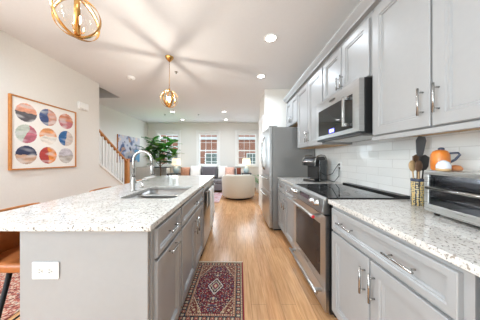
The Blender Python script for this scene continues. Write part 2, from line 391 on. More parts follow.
# baseboards
structure(B(XL, XL+0.014, Y0, YK, 0, 0.11).build('baseboard_left', 'trim_white', bevel=0.003))
structure(B(0.60, 0.615, 3.95, 4.76, 0, 0.11).build('baseboard_pantry', 'trim_white', bevel=0.003))
structure(B(XLL, 1.9, YB-0.015, YB, 0, 0.11).build('baseboard_back', 'trim_white', bevel=0.003))
structure(B(XLL, XLL+0.015, 5.1, YB-0.015, 0, 0.11).build('baseboard_stair', 'trim_white', bevel=0.003))
# door casing on the pantry wall
c = MB(); c.box(0.595, 0.614, 4.05, 4.14, 0, 2.12); c.box(0.595, 0.614, 4.66, 4.75, 0, 2.12); c.box(0.593, 0.614, 4.03, 4.76, 2.12, 2.22); c.box(0.604, 0.6145, 4.14, 4.66, 0.11, 2.12)
structure(c.build('trim_1', 'trim_white', bevel=0.003))
# backsplash tile
structure(B(XR-0.009, XR-0.0005, -0.5, 3.0, 0.921, 1.46).build('wall_backsplash', 'tile'))

# ------------------------------------------------------------------ staircase
st = thing('staircase', (-3.3, 4.2, 0), 'white staircase with honey wood handrail rising toward the kitchen wall', 'staircase')
SL = 0.70; ytread = lambda z: 5.05 - z/SL
k = MB(); pts = [(5.05, 0.001)]
run = 0.27; rise = run*SL; y = 5.05; z = 0.001; n = 13
for i in range(n): pts.append((y, z+rise)); z += rise; pts.append((y-run, z)); y -= run
pts.append((y, z-0.35)); pts.append((5.05-0.5, 0.001))
MB().prism(pts, XLL+0.002, -2.905, 'x').build('stair_body', 'trim_white', st)
y = 5.05; z = 0.001
for i in range(n):
    z += rise
    B(XLL+0.003, -2.906, y-run, y+0.025, z+0.0005, z+0.022).build('tread', 'honey_wood', st, bevel=0.004); y -= run
# closed side wall below the stringer
kz = lambda yy: 1.12-(yy-3.59)*SL
structure(MB().prism([(3.592, 0), (5.05, 0), (5.05, kz(5.05)-0.002), (3.592, kz(3.592)-0.02)], -2.885, -2.775, 'x').build('wall_stair_side', 'wall_paint'))
MB().prism([(3.592, kz(3.592)-0.015), (5.06, kz(5.06)-0.0), (5.06, kz(5.06)+0.035), (3.592, kz(3.592)+0.03)], -2.90, -2.755, 'x').build('stringer_cap', 'trim_white', st)
hz = lambda yy: 1.845-(yy-3.59)*SL
yb = 3.66
while yb < 4.52:
    B(-2.842, -2.818, yb, yb+0.022, kz(yb)+0.03, hz(yb)-0.02).build('baluster', 'trim_white', st); yb += 0.098
MB().prism([(3.50, hz(3.50)-0.03), (4.56, hz(4.56)-0.03), (4.56, hz(4.56)+0.022), (3.50, hz(3.50)+0.022)], -2.865, -2.795, 'x').build('handrail', 'honey_wood', st, bevel=0.01)
nw = MB(); nw.box(-2.875, -2.785, 4.56, 4.65, kz(4.6)+0.03, 1.19)
nwo = nw.build('newel_post', 'honey_wood', st, bevel=0.004)
B(-2.89, -2.77, 4.545, 4.665, 1.19, 1.225).build('post_cap', 'honey_wood', nwo, bevel=0.008)

# ------------------------------------------------------------------ cabinets
def rect_rings(mb, P, rings):
    """P(u,v,n) -> point; rings: list of (inset, n) for a w x h panel."""
    pass
def front_panel(mb, side, X, y0, y1, z0, z1, t=0.02, fr=0.055, bead=0.010):
    """raised-frame door; its back lies on plane x = X, front faces +side*x."""
    def ring(ins, d):
        x = X+side*d
        return [mb.bm.verts.new(p) for p in ((x, y0+ins, z0+ins), (x, y1-ins, z0+ins), (x, y1-ins, z1-ins), (x, y0+ins, z1-ins))]
    R = [ring(0, 0), ring(0, t-0.003), ring(0.003, t), ring(fr, t), ring(fr+0.004, t-0.006), ring(fr+0.004+bead, t-0.006), ring(fr+bead+0.009, t-0.015)]
    fs = [mb.bm.faces.new(R[0])]
    for a, b_ in zip(R[:-1], R[1:]):
        for i in range(4): fs.append(mb.bm.faces.new((a[i], a[(i+1) % 4], b_[(i+1) % 4], b_[i])))
    fs.append(mb.bm.faces.new(R[-1])); bmesh.ops.recalc_face_normals(mb.bm, faces=fs); return mb
def pull(side, X, y, z, length, vert, parent, r=0.0055, stand=0.03):
    mb = MB(); x = X+side*stand; h = length/2
    if vert:
        mb.tube([(x, y, z-h), (x, y, z+h)], r, 10)
        for s in (-1, 1): mb.tube([(X-side*0.001, y, z+s*h*0.72), (x, y, z+s*h*0.72)], r*0.8, 8)
    else:
        mb.tube([(x, y-h, z), (x, y+h, z)], r, 10)
        for s in (-1, 1): mb.tube([(X-side*0.001, y+s*h*0.72, z), (x, y+s*h*0.72, z)], r*0.8, 8)
    return mb.build('handle', 'nickel', parent)
G = 0.003
def base_cabinet(side, Xf, Xb, y0, y1, label, group, drawers=(), doors=(), hollow=False, toe=True, zt=0.889, zs=0.705, top_pull=False):
    """Xf: body front plane, Xb: back. drawers: list of (ya, yb, [pull ys]); doors: list of (ya, yb, pull y)"""
    r = thing('base_cabinet', ((Xf+Xb)/2, (y0+y1)/2, 0), label, 'cabinet', group)
    a, b_ = min(Xf, Xb), max(Xf, Xb); e = 0.0035
    mb = MB()
    if hollow:
        mb.box(a, b_, y0+e, y0+0.018, 0.1, zt); mb.box(a, b_, y1-0.018, y1-e, 0.1, zt); mb.box(a, b_, y0+0.018, y1-0.018, 0.1, 0.118)
        xk = Xb; mb.box(min(xk, xk+side*0.012), max(xk, xk+side*0.012), y0+0.018, y1-0.018, 0.118, zt)
        xf = Xf; mb.box(min(xf, xf-side*0.018), max(xf, xf-side*0.018), y0+0.018, y1-0.018, 0.118, zt)
    else: mb.box(a, b_, y0+e, y1-e, 0.1, zt)
    mb.build('cabinet_body', 'cabinet_paint', r, bevel=0.0015)
    ft = Xf-side*0.075
    B(min(ft, Xb), max(ft, Xb), y0+e, y1-e, 0.001, 0.0995).build('toe_kick', 'cabinet_dark', r)
    for ya, yb_, ps in drawers:
        d = front_panel(MB(), side, Xf+side*0.0005, ya, yb_, zs+0.012, zt-0.02, fr=0.028, bead=0.006).build('drawer', 'cabinet_paint', r)
        for p in ps: pull(side, Xf+side*0.0205, p, (zs+zt)/2, 0.145, False, d)
    for ya, yb_, p in doors:
        d = front_panel(MB(), side, Xf+side*0.0005, ya, yb_, 0.125, zs-0.005).build('door', 'cabinet_paint', r)
        if p is not None: pull(side, Xf+side*0.0205, p, zs-(0.03 if top_pull else 0.13), 0.145, not top_pull, d)
    return r
def wall_cabinet(y0, y1, z0, z1, label, doors, Xf=0.99, wood=True):
    r = thing('wall_cabinet', ((Xf+XR)/2, (y0+y1)/2, z0), label, 'cabinet', 'wall cabinets along the right wall')
    e = 0.001
    B(Xf+0.0205, XR-0.002, y0+e, y1-e, z0+0.004, z1).build('cabinet_body', 'cabinet_paint', r, bevel=0.0015)
    B(Xf+0.04, XR-0.02, y0+0.02, y1-0.02, z0, z0+0.0035).build('underside', 'carcass_wood', r)
    for ya, yb_, p in doors:
        d = front_panel(MB(), -1, Xf+0.02, ya, yb_, z0+0.008, z1-0.045).build('door', 'cabinet_paint', r)
        if p is not None: pull(-1, Xf, p, z0+0.14 if z1-z0 > 0.6 else z0+0.10, 0.145 if z1-z0 > 0.6 else 0.12, True, d)
    return r

RF = 0.715; RB = XR-0.001
GR = 'base cabinets under the right worktop'
base_cabinet(-1, RF, RB, 0.53, 1.325, 'grey base cabinet right of the range with one wide drawer and two doors', GR,
             [(0.56, 1.30, (0.745, 1.12))], [(0.56, 0.925, 0.895), (0.935, 1.30, 0.962)])
base_cabinet(-1, RF, RB, -0.3, 0.527, 'grey base cabinet nearest the viewer, cut off by the photo edge', GR,
             [(-0.28, 0.50, (0.1,))], [(-0.28, 0.105, 0.07), (0.115, 0.50, 0.15)])
base_cabinet(-1, RF, RB, 2.14, 3.0, 'grey base cabinet between the range and the refrigerator', GR,
             [(2.16, 2.56, (2.36,)), (2.575, 2.975, (2.775,))], [(2.16, 2.56, 2.52), (2.575, 2.975, 2.62)])
ZU = 1.388; ZT = 2.335
wall_cabinet(0.505, 1.315, ZU, ZT, 'large two door wall cabinet above the toaster oven', [(0.515, 0.902, 0.87), (0.912, 1.298, 0.945)])
wall_cabinet(-0.3, 0.50, ZU, ZT, 'wall cabinet nearest the viewer, at the right photo edge', [(-0.29, 0.09, 0.05), (0.10, 0.49, 0.14)])
wall_cabinet(1.32, 2.045, 1.845, ZT, 'short two door wall cabinet above the microwave', [(1.335, 1.68, 1.655), (1.69, 2.035, 1.715)])
wall_cabinet(2.05, 2.90, ZU, ZT, 'tall two door wall cabinet above the coffee maker', [(2.06, 2.47, 2.44), (2.48, 2.89, 2.51)])
wall_cabinet(2.905, 3.56, 1.83, ZT, 'short wall cabinet over the refrigerator', [(2.915, 3.225, 3.20), (3.235, 3.55, 3.26)])
# crown moulding along the cabinet tops
pr = [(0.985, ZT+0.0005), (0.972, ZT+0.0005), (0.968, ZT+0.015), (0.955, ZT+0.03), (0.938, ZT+0.05), (0.93, ZT+0.062), (0.93, ZT+0.078), (1.02, ZT+0.078), (1.02, ZT+0.0005)]
cm = MB(); cm.prism(pr, -0.3, 3.56, 'y'); cm.box(1.02, XR-0.002, 3.50, 3.56, ZT+0.001, ZT+0.078)
tag(cm.build('crown_moulding', 'cabinet_paint'), 'long grey crown moulding running along the tops of the wall cabinets', 'moulding')
lr = MB(); lr.box(0.995, 1.012, -0.29, 1.31, ZU-0.03, ZU-0.0005); 
tag(lr.build('light_rail', 'cabinet_paint', bevel=0.003), 'thin grey valance strip under the near wall cabinets', 'moulding')

# worktops
XC = 0.694
def slab(pts, hole, z0, z1, name, m, label, cat):
    bm = bmesh.new()
    def loop(p): 
        vs = [bm.verts.new((x, y, z1)) for x, y in p]
        return [bm.edges.new((vs[i], vs[(i+1) % len(vs)])) for i in range(len(vs))]
    E = loop(pts)+(loop(hole) if hole else [])
    r = bmesh.ops.triangle_fill(bm, use_beauty=True, use_dissolve=True, edges=E)
    fs = list(bm.faces)
    ex = bmesh.ops.extrude_face_region(bm, geom=fs)
    bmesh.ops.translate(bm, verts=[g for g in ex['geom'] if isinstance(g, bmesh.types.BMVert)], vec=(0, 0, z0-z1))
    bmesh.ops.recalc_face_normals(bm, faces=bm.faces)
    mb = MB(); mb.bm.free(); mb.bm = bm
    return tag(mb.build(name, m, bevel=0.003), label, cat)
slab([(XC, -0.32), (XR-0.01, -0.32), (XR-0.01, 1.352), (XC, 1.352)], None, 0.89, 0.92, 'countertop', 'granite', 'speckled white stone worktop under the toaster oven', 'worktop')
slab([(XC, 2.13), (XR-0.01, 2.13), (XR-0.01, 3.0), (XC, 3.0)], None, 0.89, 0.92, 'countertop', 'granite', 'short speckled white stone worktop under the coffee maker', 'worktop')

# ------------------------------------------------------------------ island
IF = -0.425; IB = -1.03; GI = 'island units under the stone top'
base_cabinet(1, IF, IB, 0.885, 1.31, 'narrow grey island cabinet nearest the viewer with one drawer and one door', GI, [(0.915, 1.298, (1.12,))], [(0.915, 1.298, 1.12)], top_pull=True)
base_cabinet(1, IF, IB, 1.312, 2.20, 'wide grey island sink cabinet with two doors beside the dishwasher', GI, [(1.33, 2.18, (1.745,))], [(1.33, 1.75, 1.715), (1.76, 2.18, 1.795)], hollow=True)
base_cabinet(1, IF, IB, 2.815, 3.20, 'grey island cabinet at the far end past the dishwasher', GI, [(2.83, 3.18, (3.0,))], [(2.83, 3.18, 2.87)])
tag(B(-1.05, -0.43, 0.862, 0.884, 0.001, 0.889).build('end_panel', 'cabinet_paint', bevel=0.002), 'large plain grey panel closing the near end of the island', 'panel')
tag(B(-1.05, -0.43, 3.202, 3.222, 0.001, 0.889).build('end_panel', 'cabinet_paint', bevel=0.002), 'grey panel closing the far end of the island', 'panel')
tag(B(-1.05, -1.032, 0.886, 3.20, 0.001, 0.889).build('back_panel', 'cabinet_paint', bevel=0.002), 'long grey panel of the island facing the bar stools', 'panel')
# sink cut-out
HX0, HX1, HY0, HY1 = -0.925, -0.485, 1.375, 2.0
def rrect(x0, x1, y0, y1, r, n=5):
    p = []
    for cx, cy, a0 in ((x1-r, y1-r, 0), (x0+r, y1-r, 90), (x0+r, y0+r, 180), (x1-r, y0+r, 270)):
        for i in range(n+1): a = math.radians(a0+90*i/n); p.append((cx+r*math.cos(a), cy+r*math.sin(a)))
    return p
slab([(-1.363, 0.828), (-0.399, 0.828), (-0.399, 3.25), (-1.363, 3.25)], rrect(HX0, HX1, HY0, HY1, 0.06), 0.89, 0.92, 'countertop', 'granite', 'long speckled white stone island top with sink cut-out', 'worktop')
sk = thing('kitchen_sink', ((HX0+HX1)/2, (HY0+HY1)/2, 0.69), 'undermount double bowl stainless sink set in the island top', 'sink')
def bowl(x0, x1, y0, y1, ztop, zb):
    mb = MB(); L = []
    for ins, z in ((-0.012, ztop-0.0005), (0, ztop), (0.004, zb+0.05), (0.03, zb+0.006), (0.07, zb), ):
        L.append([mb.bm.verts.new((x, y, z)) for x, y in rrect(x0+ins, x1-ins, y0+ins, y1-ins, 0.05)])
    for a, b_ in zip(L[:-1], L[1:]):
        for i in range(len(a)): f = mb.bm.faces.new((a[i], a[(i+1) % len(a)], b_[(i+1) % len(a)], b_[i])); f.smooth = True
    mb.bm.faces.new(L[-1]); bmesh.ops.recalc_face_normals(mb.bm, faces=mb.bm.faces)
    for f in mb.bm.faces: f.normal_flip()
    o = mb.build('bowl', 'sink_steel', sk); s = o.modifiers.new('thick', 'SOLIDIFY'); s.thickness = 0.002; s.offset = 1
    cx, cy = (x0+x1)/2, (y0+y1)/2
    d = MB(); d.lathe([(0.045, zb+0.0015), (0.045, zb+0.004), (0.035, zb+0.004), (0.030, zb+0.002), (0.0, zb+0.002)], (cx, cy, 0), 20, cap=False); d.build('drain', 'nickel', o)
bowl(HX0+0.004, HX1-0.004, HY0+0.004, 1.672, 0.888, 0.70); bowl(HX0+0.004, HX1-0.004, 1.70, HY1-0.004, 0.888, 0.70)
B(HX0+0.02, HX1-0.02, 1.664, 1.708, 0.870, 0.8865).build('divider', 'sink_steel', sk, bevel=0.006)
# faucet
fc = thing('kitchen_faucet', (-0.985, 1.70, 0.92), 'tall brushed nickel gooseneck faucet behind the island sink', 'faucet')
MB().lathe([(0.028, 0), (0.028, 0.008), (0.021, 0.015), (0.019, 0.12), (0.015, 0.135)], seg=20).build('faucet_base', 'nickel', fc, local=True)
pts = [(0, 0, 0.13), (0, 0, 0.27)]
for i in range(1, 13): a = PI - PI*i/12*0.98; pts.append((0.088+0.088*math.cos(a), 0, 0.29+0.088*math.sin(a)))
pts.append((0.177, 0, 0.24))
MB().tube(pts, 0.0135, 12).build('gooseneck', 'nickel', fc, local=True)
MB().lathe([(0.013, 0.25), (0.0165, 0.235), (0.018, 0.165), (0.014, 0.155)], (0.178, 0, 0), 16).build('spray_head', 'nickel', fc, local=True)
MB().tube([(0.015, 0, 0.085), (0.05, -0.005, 0.088), (0.115, -0.012, 0.105)], [0.013, 0.009, 0.007], 10).build('lever', 'nickel', fc, local=True)
sd = thing('soap_dispenser', (-1.01, 1.90, 0.92), 'small nickel soap pump behind the sink beside the faucet', 'soap dispenser')
MB().lathe([(0.02, 0), (0.02, 0.012), (0.011, 0.016), (0.011, 0.07)], seg=16).build('pump_body', 'nickel', sd, local=True)
MB().tube([(0, 0, 0.068), (0, 0, 0.083), (0.03, 0, 0.088), (0.07, 0, 0.078)], 0.007, 10).build('spout', 'nickel', sd, local=True)
# dishwasher
dw = thing('dishwasher', (-0.7, 2.51, 0), 'stainless dishwasher built into the island with a towel on its handle', 'dishwasher')
B(IB, IF-0.005, 2.205, 2.810, 0.02, 0.885).build('dishwasher_body', 'dark_metal', dw)
dd = B(IF-0.004, IF+0.022, 2.208, 2.807, 0.11, 0.885).build('dishwasher_door', 'stainless', dw, bevel=0.003)
h = MB(); h.tube([(IF+0.062, 2.25, 0.80), (IF+0.062, 2.765, 0.80)], 0.009, 10)
for yy in (2.275, 2.74): h.tube([(IF+0.022, yy, 0.80), (IF+0.062, yy, 0.80)], 0.007, 8)
h.build('handle', 'nickel', dd)
B(IF-0.07, IF-0.055, 2.21, 2.805, 0.001, 0.10).build('kick_plate', 'black_plastic', dw)
# towel over the handle
def towel(y0, y1, xh, zh, r, lf, lb, name, label):
    mb = MB(); prof = [(xh+r+0.006, zh-lf)]
    for i in range(7): prof.append((xh+r+0.003*(i % 2), zh-lf+lf*(i+1)/8))
    for i in range(9): a = PI*i/8; prof.append((xh+r*math.cos(a), zh+r*math.sin(a)))
    for i in range(6): prof.append((xh-r, zh-lb*(i+1)/6))
    N = 14; grid = []
    for j in range(N+1):
        y = y0+(y1-y0)*j/N; row = []
        for i, (x, z) in enumerate(prof):
            wv = 0.005*math.sin(j*1.6)*max(0, (zh-z)/lf) if x > xh else 0
            row.append(mb.bm.verts.new((x+wv+0.004, y+0.01*math.sin(z*20)*0.3, z)))
        grid.append(row)
    for j in range(N):
        for i in range(len(prof)-1): f = mb.bm.faces.new((grid[j][i], grid[j+1][i], grid[j+1][i+1], grid[j][i+1])); f.smooth = True
    o = mb.build(name, 'towel'); s = o.modifiers.new('thick', 'SOLIDIFY'); s.thickness = 0.005; s.offset = 1
    return tag(o, label, 'towel', 'towels on the dishwasher handle')
towel(2.31, 2.50, IF+0.060, 0.80, 0.016, 0.50, 0.22, 'dish_towel', 'white dish towel hanging longest, nearer end of the dishwasher handle')
towel(2.53, 2.70, IF+0.060, 0.80, 0.016, 0.38, 0.20, 'dish_towel', 'shorter white dish towel, farther end of the dishwasher handle')
# outlet on the island end
ol = thing('power_outlet', (-0.92, 0.861, 0.69), 'white double socket plate on the near island panel', 'outlet')
mb = MB(); mb.box(-0.064, 0.064, -0.006, 0, -0.041, 0.041); mb.build('cover_plate', 'plate_white', ol, local=True, bevel=0.003)
for s in (-1, 1):
    MB().prism([(s*0.024+0.0165*math.cos(a*PI/10), 0.014*math.sin(a*PI/10)) for a in range(20)], -0.0085, -0.0055, 'y').build('socket', 'linen_grey', ol, local=True)
for s in (-1, 1):
    sl = MB()
    for d_ in (-0.0065, 0.0065): sl.box(s*0.024-0.004, s*0.024+0.004, -0.0092, -0.0085, d_-0.0012, d_+0.0012)
    sl.box(s*0.024+0.008, s*0.024+0.0115, -0.0092, -0.0085, -0.002, 0.002); sl.build('socket_slots', 'black_plastic', ol, local=True)


# ------------------------------------------------------------------ range
rg = thing('kitchen_range', (1.0, 1.745, 0), 'stainless slide-in range with black glass cooktop and front knobs', 'stove')
Y1, Y2 = 1.366, 2.122
B(0.715, XR-0.012, Y1, Y2, 0.03, 0.905).build('oven_body', 'black_plastic', rg, bevel=0.002)
ct = B(0.70, XR-0.012, Y1-0.004, Y2+0.003, 0.9215, 0.929).build('cooktop', 'black_glass', rg, bevel=0.002)
bm_ = MB()
for cx, cy, rr in ((0.86, 1.55, 0.105), (0.86, 1.94, 0.09), (1.13, 1.55, 0.08), (1.13, 1.94, 0.105), (1.0, 1.745, 0.06)):
    bm_.lathe([(rr, 0.9295), (rr+0.003, 0.9295)], (cx, cy, 0), 40, cap=False)
bm_.build('burner_ring', 'nylon_grey', ct)
B(1.265, XR-0.013, Y1-0.004, Y2+0.003, 0.9295, 0.944).build('rear_vent', 'black_plastic', rg, bevel=0.003)
B(0.715, XR-0.012, Y1+0.001, Y2-0.001, 0.906, 0.921).build('cooktop_support', 'black_plastic', rg)
MB().prism([(0.715, 0.800), (0.668, 0.800), (0.655, 0.812), (0.672, 0.915), (0.690, 0.928), (0.715, 0.921)], Y1, Y2, 'y').build('control_panel', 'stainless', rg, bevel=0.002)
for yy in (1.445, 1.535, 1.955, 2.045):
    kb = MB(); kb.lathe([(0.024, 0), (0.024, -0.006), (0.019, -0.010), (0.0175, -0.034), (0.015, -0.038)], (0.662, yy, 0.868), 20, axis='x')
    kb.build('knob', 'nickel', rg)
B(0.6615, 0.669, 1.63, 1.86, 0.845, 0.895).build('display', 'black_glass', rg)
od = MB(); Xd = 0.683
od.box(Xd, 0.713, Y1, Y2, 0.215, 0.275); od.box(Xd, 0.713, Y1, Y2, 0.70, 0.785); od.box(Xd, 0.713, Y1, Y1+0.085, 0.275, 0.70); od.box(Xd, 0.713, Y2-0.085, Y2, 0.275, 0.70)
odo = od.build('oven_door', 'stainless', rg)
B(Xd+0.001, 0.712, Y1+0.0855, Y2-0.0855, 0.2755, 0.6995).build('oven_window', 'oven_glass', odo)
def bar(X, Y0_, Y1_, z, r, x0, parent, m='stainless'):
    mb = MB(); mb.tube([(X, Y0_, z), (X, Y1_, z)], r, 14)
    for yy in (Y0_+0.035, Y1_-0.035): mb.box(X, x0+0.001, yy-0.012, yy+0.012, z-0.010, z+0.010)
    return mb.build('handle', m, parent)
hb = bar(0.602, Y1+0.035, Y2-0.05, 0.772, 0.013, Xd, odo)
MB().lathe([(0.0125, 0), (0.0125, -0.003)], (0.602, Y1+0.035, 0.772), 18, axis='y').build('badge', 'red_badge', hb)
text('brand_plate', 'KitchenAid', 0.022, (Xd-0.001, 1.744, 0.245), '-x', 'nylon_grey', odo, 'maker name lettering')
dr = B(Xd, 0.713, Y1, Y2, 0.045, 0.208).build('storage_drawer', 'stainless', rg, bevel=0.003)
bar(0.628, Y1+0.03, Y2-0.03, 0.175, 0.012, Xd, dr)
B(0.76, 1.30, Y1+0.01, Y2-0.01, 0.001, 0.03).build('range_base', 'black_plastic', rg)

# ------------------------------------------------------------------ microwave
mw = thing('microwave', (1.12, 1.71, 1.42), 'stainless over-the-range microwave with dark window and vertical handle', 'microwave')
Y1, Y2, z0, z1 = 1.328, 2.036, 1.415, 1.838
B(0.955, XR-0.011, Y1, Y2, z0, z1).build('microwave_body', 'black_plastic', mw, bevel=0.002)
d = MB(); Xd = 0.915
d.box(Xd, 0.953, Y1, Y1+0.075, z0+0.02, z1-0.004); d.box(Xd, 0.953, Y2-0.05, Y2, z0+0.02, z1-0.004)
d.box(Xd, 0.953, Y1+0.075, Y2-0.05, z0+0.02, z0+0.055); d.box(Xd, 0.953, Y1+0.075, Y2-0.05, z1-0.095, z1-0.004)
dm = d.build('microwave_door', 'stainless', mw)
B(Xd+0.001, 0.952, Y1+0.0755, Y2-0.0505, z0+0.0555, z1-0.0955).build('door_window', 'black_glass', dm)
B(Xd-0.001, Xd+0.0005, 1.67, 1.76, z0+0.062, z0+0.102).build('display', 'display_blue', dm)
text('clock_digits', '10:48', 0.030, (Xd-0.0015, 1.715, z0+0.082), '-x', 'display_text', dm, 'glowing clock digits')
mb = MB(); hx = Xd-0.045; yh = 1.455
mb.box(hx-0.008, hx+0.008, yh-0.011, yh+0.011, z0+0.075, z1-0.105)
for zz in (z0+0.09, z1-0.12): mb.box(hx+0.008, Xd+0.001, yh-0.011, yh+0.011, zz-0.014, zz+0.014)
mb.build('handle', 'nickel', dm, bevel=0.003)
MB().lathe([(0.001, 0), (0.001, 0)], (0, 0, 0), 3).bm.free()
pl = MB(); pl.prism([(1.70+0.055*math.cos(a*PI/12), z1-0.05+0.016*math.sin(a*PI/12)) for a in range(24)], Xd-0.003, Xd, 'x')
plo = pl.build('brand_plate', 'nickel', dm)
text('lettering', 'KitchenAid', 0.020, (Xd-0.0035, 1.70, z1-0.05), '-x', 'dark_metal', dm, 'maker name lettering')
B(0.925, 0.953, Y1, Y2, z0, z0+0.018).build('vent_grille', 'black_plastic', mw)
B(0.98, 1.26, Y1+0.06, Y2-0.06, z0-0.006, z0-0.0005).build('filter_panel', 'stainless', mw)

# ------------------------------------------------------------------ refrigerator
fr = thing('refrigerator', (0.95, 3.44, 0), 'tall stainless french door refrigerator with grey side panel', 'refrigerator')
Y1, Y2 = 3.02, 3.862; Xd = 0.548
B(0.615, 1.32, Y1+0.004, Y2-0.004, 0.03, 1.765).build('refrigerator_body', 'enamel_grey', fr, bevel=0.004)
B(0.64, 1.30, Y1+0.02, Y2-0.02, 0.001, 0.03).build('refrigerator_base', 'black_plastic', fr)
ym = (Y1+Y2)/2
def curved_door(y0, y1, za, zb, name, n=6, bow=0.012):
    pts = [(0.610, y0), (0.610, y1)]
    for i in range(n+1):
        yy = y1+(y0-y1)*i/n; pts.append((Xd-bow*math.cos((yy-ym)/(Y2-Y1)*PI)+bow, yy))
    return MB().prism(pts, za, zb, 'z').build(name, 'stainless', fr, bevel=0.004)
dn_ = [curved_door(Y1, ym-0.002, 0.935, 1.76, 'refrigerator_door'), curved_door(ym+0.002, Y2, 0.935, 1.76, 'refrigerator_door')]
dw1 = curved_door(Y1, Y2, 0.655, 0.928, 'refrigerator_drawer'); dw2 = curved_door(Y1, Y2, 0.05, 0.648, 'freezer_drawer')
for s, o in ((-1, dn_[0]), (1, dn_[1])):
    yy = ym+s*0.05; p = []
    for i in range(13): q = i/12; p.append((Xd-0.012-0.052*math.sin(PI*q)**0.6, yy, 1.02+0.62*q))
    MB().tube(p, 0.011, 10).build('handle', 'nickel', o)
for zz, o in ((0.875, dw1), (0.585, dw2)):
    p = []
    for i in range(13): q = i/12; p.append((Xd-0.006-0.052*math.sin(PI*q)**0.5, Y1+0.07+(Y2-Y1-0.14)*q, zz))
    MB().tube(p, 0.011, 10).build('handle', 'nickel', o)
for yy in (Y1+0.06, Y2-0.06): B(0.56, 0.70, yy-0.03, yy+0.03, 1.766, 1.79).build('hinge_cover', 'enamel_grey', fr, bevel=0.006)

# ------------------------------------------------------------------ things on the right worktops
cf = thing('coffee_maker', (1.085, 2.47, 0.92), 'black pod coffee maker with chrome arch in the corner by the refrigerator', 'coffee maker')
MB().prism([(-0.16, 0), (0.14, 0), (0.14, 0.30), (0.10, 0.315), (-0.10, 0.30), (-0.155, 0.26), (-0.16, 0.20), (-0.05, 0.19), (-0.05, 0.035), (-0.16, 0.03)], -0.085, 0.085, 'y').build('machine_body', 'black_plastic', cf, local=True, bevel=0.014, seg=3)
for s in (-1, 1):
    p = [(-0.165, s*0.09, 0.20), (-0.155, s*0.09, 0.27), (-0.10, s*0.09, 0.315), (0.0, s*0.09, 0.33), (0.10, s*0.09, 0.325), (0.145, s*0.09, 0.29), (0.15, s*0.09, 0.02)]
    MB().tube(p, 0.007, 8).build('chrome_trim', 'nickel', cf, local=True)
MB().tube([(-0.17, -0.085, 0.245), (-0.178, -0.03, 0.25), (-0.178, 0.03, 0.25), (-0.17, 0.085, 0.245)], 0.011, 10).build('lift_handle', 'nickel', cf, local=True)
B(-0.155, -0.055, -0.07, 0.07, 0.030, 0.038).build('drip_tray', 'nickel', cf, local=True, bevel=0.002)
B(-0.09, 0.12, -0.125, -0.088, 0.0, 0.27).build('water_tank', 'tank_glass', cf, local=True, bevel=0.012)
cj = MB()
_ci = (Matrix.Translation((1.085, 2.47, 0.92)) @ Matrix.Rotation(math.radians(38), 4, 'Z')).inverted()
for P_ in ([(1.20, 2.44, 0.98), (1.27, 2.36, 1.02), (1.30, 2.32, 1.10), (1.325, 2.30, 1.145)], [(1.20, 2.42, 0.955), (1.26, 2.30, 0.927), (1.295, 2.25, 1.0), (1.325, 2.30, 1.105)]):
    cj.tube([_ci @ Vector(p_) for p_ in P_], 0.004, 8)
cj.build('power_cord', 'black_plastic', cf, local=True)
cf.rotation_euler = (0, 0, math.radians(38)); cf.scale = (1, 1, 1.08)
os_ = thing('wall_socket', (XR-0.0095, 2.30, 1.13), 'white wall socket on the tiles behind the coffee maker', 'outlet')
B(-0.006, 0, -0.036, 0.036, -0.058, 0.058).build('cover_plate', 'plate_white', os_, local=True, bevel=0.002)
for zz in (-0.022, 0.022): B(-0.008, -0.0055, -0.015, 0.015, zz-0.013, zz+0.013).build('socket', 'black_plastic', os_, local=True)

cr = thing('utensil_crock', (1.205, 1.185, 0.92), 'patterned yellow and black utensil crock left of the toaster oven', 'crock')
MB().lathe([(0.030, 0), (0.032, 0.002), (0.034, 0.175), (0.031, 0.175), (0.029, 0.01), (0.0, 0.01)], seg=28, cap=False).build('crock_body', 'crock_pattern', cr, local=True)
MB().lathe([(0.0341, 0.160), (0.035, 0.161), (0.035, 0.176), (0.0305, 0.177)], seg=28, cap=False).build('crock_rim', 'navy_ceramic', cr, local=True)
def utensil(name, label, base, tip, hm, head, hm2):
    r = thing(name, base, label, 'utensil', 'cooking utensils standing in the crock')
    b0, t0 = Vector((0, 0, 0)), Vector(tip)-Vector(base)
    MB().tube([b0, b0.lerp(t0, 0.5), t0], [0.005, 0.0045, 0.004], 8).build('utensil_handle', hm, r, local=True)
    mb = MB(); d = t0.normalized()
    q = Vector((0, 0, 1)).rotation_difference(d).to_matrix().to_4x4()
    if head == 'spoon': mb.sphere((0, 0, 0.03), 0.033, 16, (0.75, 0.28, 1.15))
    elif head == 'turner':
        o_ = [(-0.016, -0.005), (0.016, -0.005), (0.024, 0.02), (0.038, 0.10), (0.03, 0.125), (-0.012, 0.13), (-0.030, 0.10), (-0.024, 0.02)]
        mb.prism(o_, -0.002, 0.002, 'y')
    else: mb.prism([(-0.012, 0), (0.012, 0), (0.028, 0.03), (0.03, 0.09), (0.0, 0.105), (-0.03, 0.09), (-0.028, 0.03)], -0.004, 0.004, 'y')
    bmesh.ops.transform(mb.bm, matrix=Matrix.Translation(t0) @ q, verts=mb.bm.verts)
    mb.build('utensil_head', hm2, r, local=True)
cb = lambda dx, dy: (1.205+dx, 1.185+dy, 0.932)
utensil('spatula', 'tall dark grey slotted turner in the crock, its blade highest', cb(0.005, 0.0), (1.224, 1.188, 1.25), 'nylon_grey', 'turner', 'nylon_grey')
utensil('wooden_spoon', 'pale wooden spoon leaning left in the crock', cb(-0.006, 0.007), (1.186, 1.198, 1.15), 'pale_wood', 'spoon', 'pale_wood')
utensil('wooden_spoon', 'second wooden spoon with a darker bowl at the crock middle', cb(-0.002, -0.008), (1.192, 1.165, 1.15), 'pale_wood', 'spoon', 'walnut')
utensil('cooking_spoon', 'black nylon spoon leaning right in the crock', cb(0.010, -0.006), (1.232, 1.175, 1.15), 'black_plastic', 'paddle', 'black_plastic')
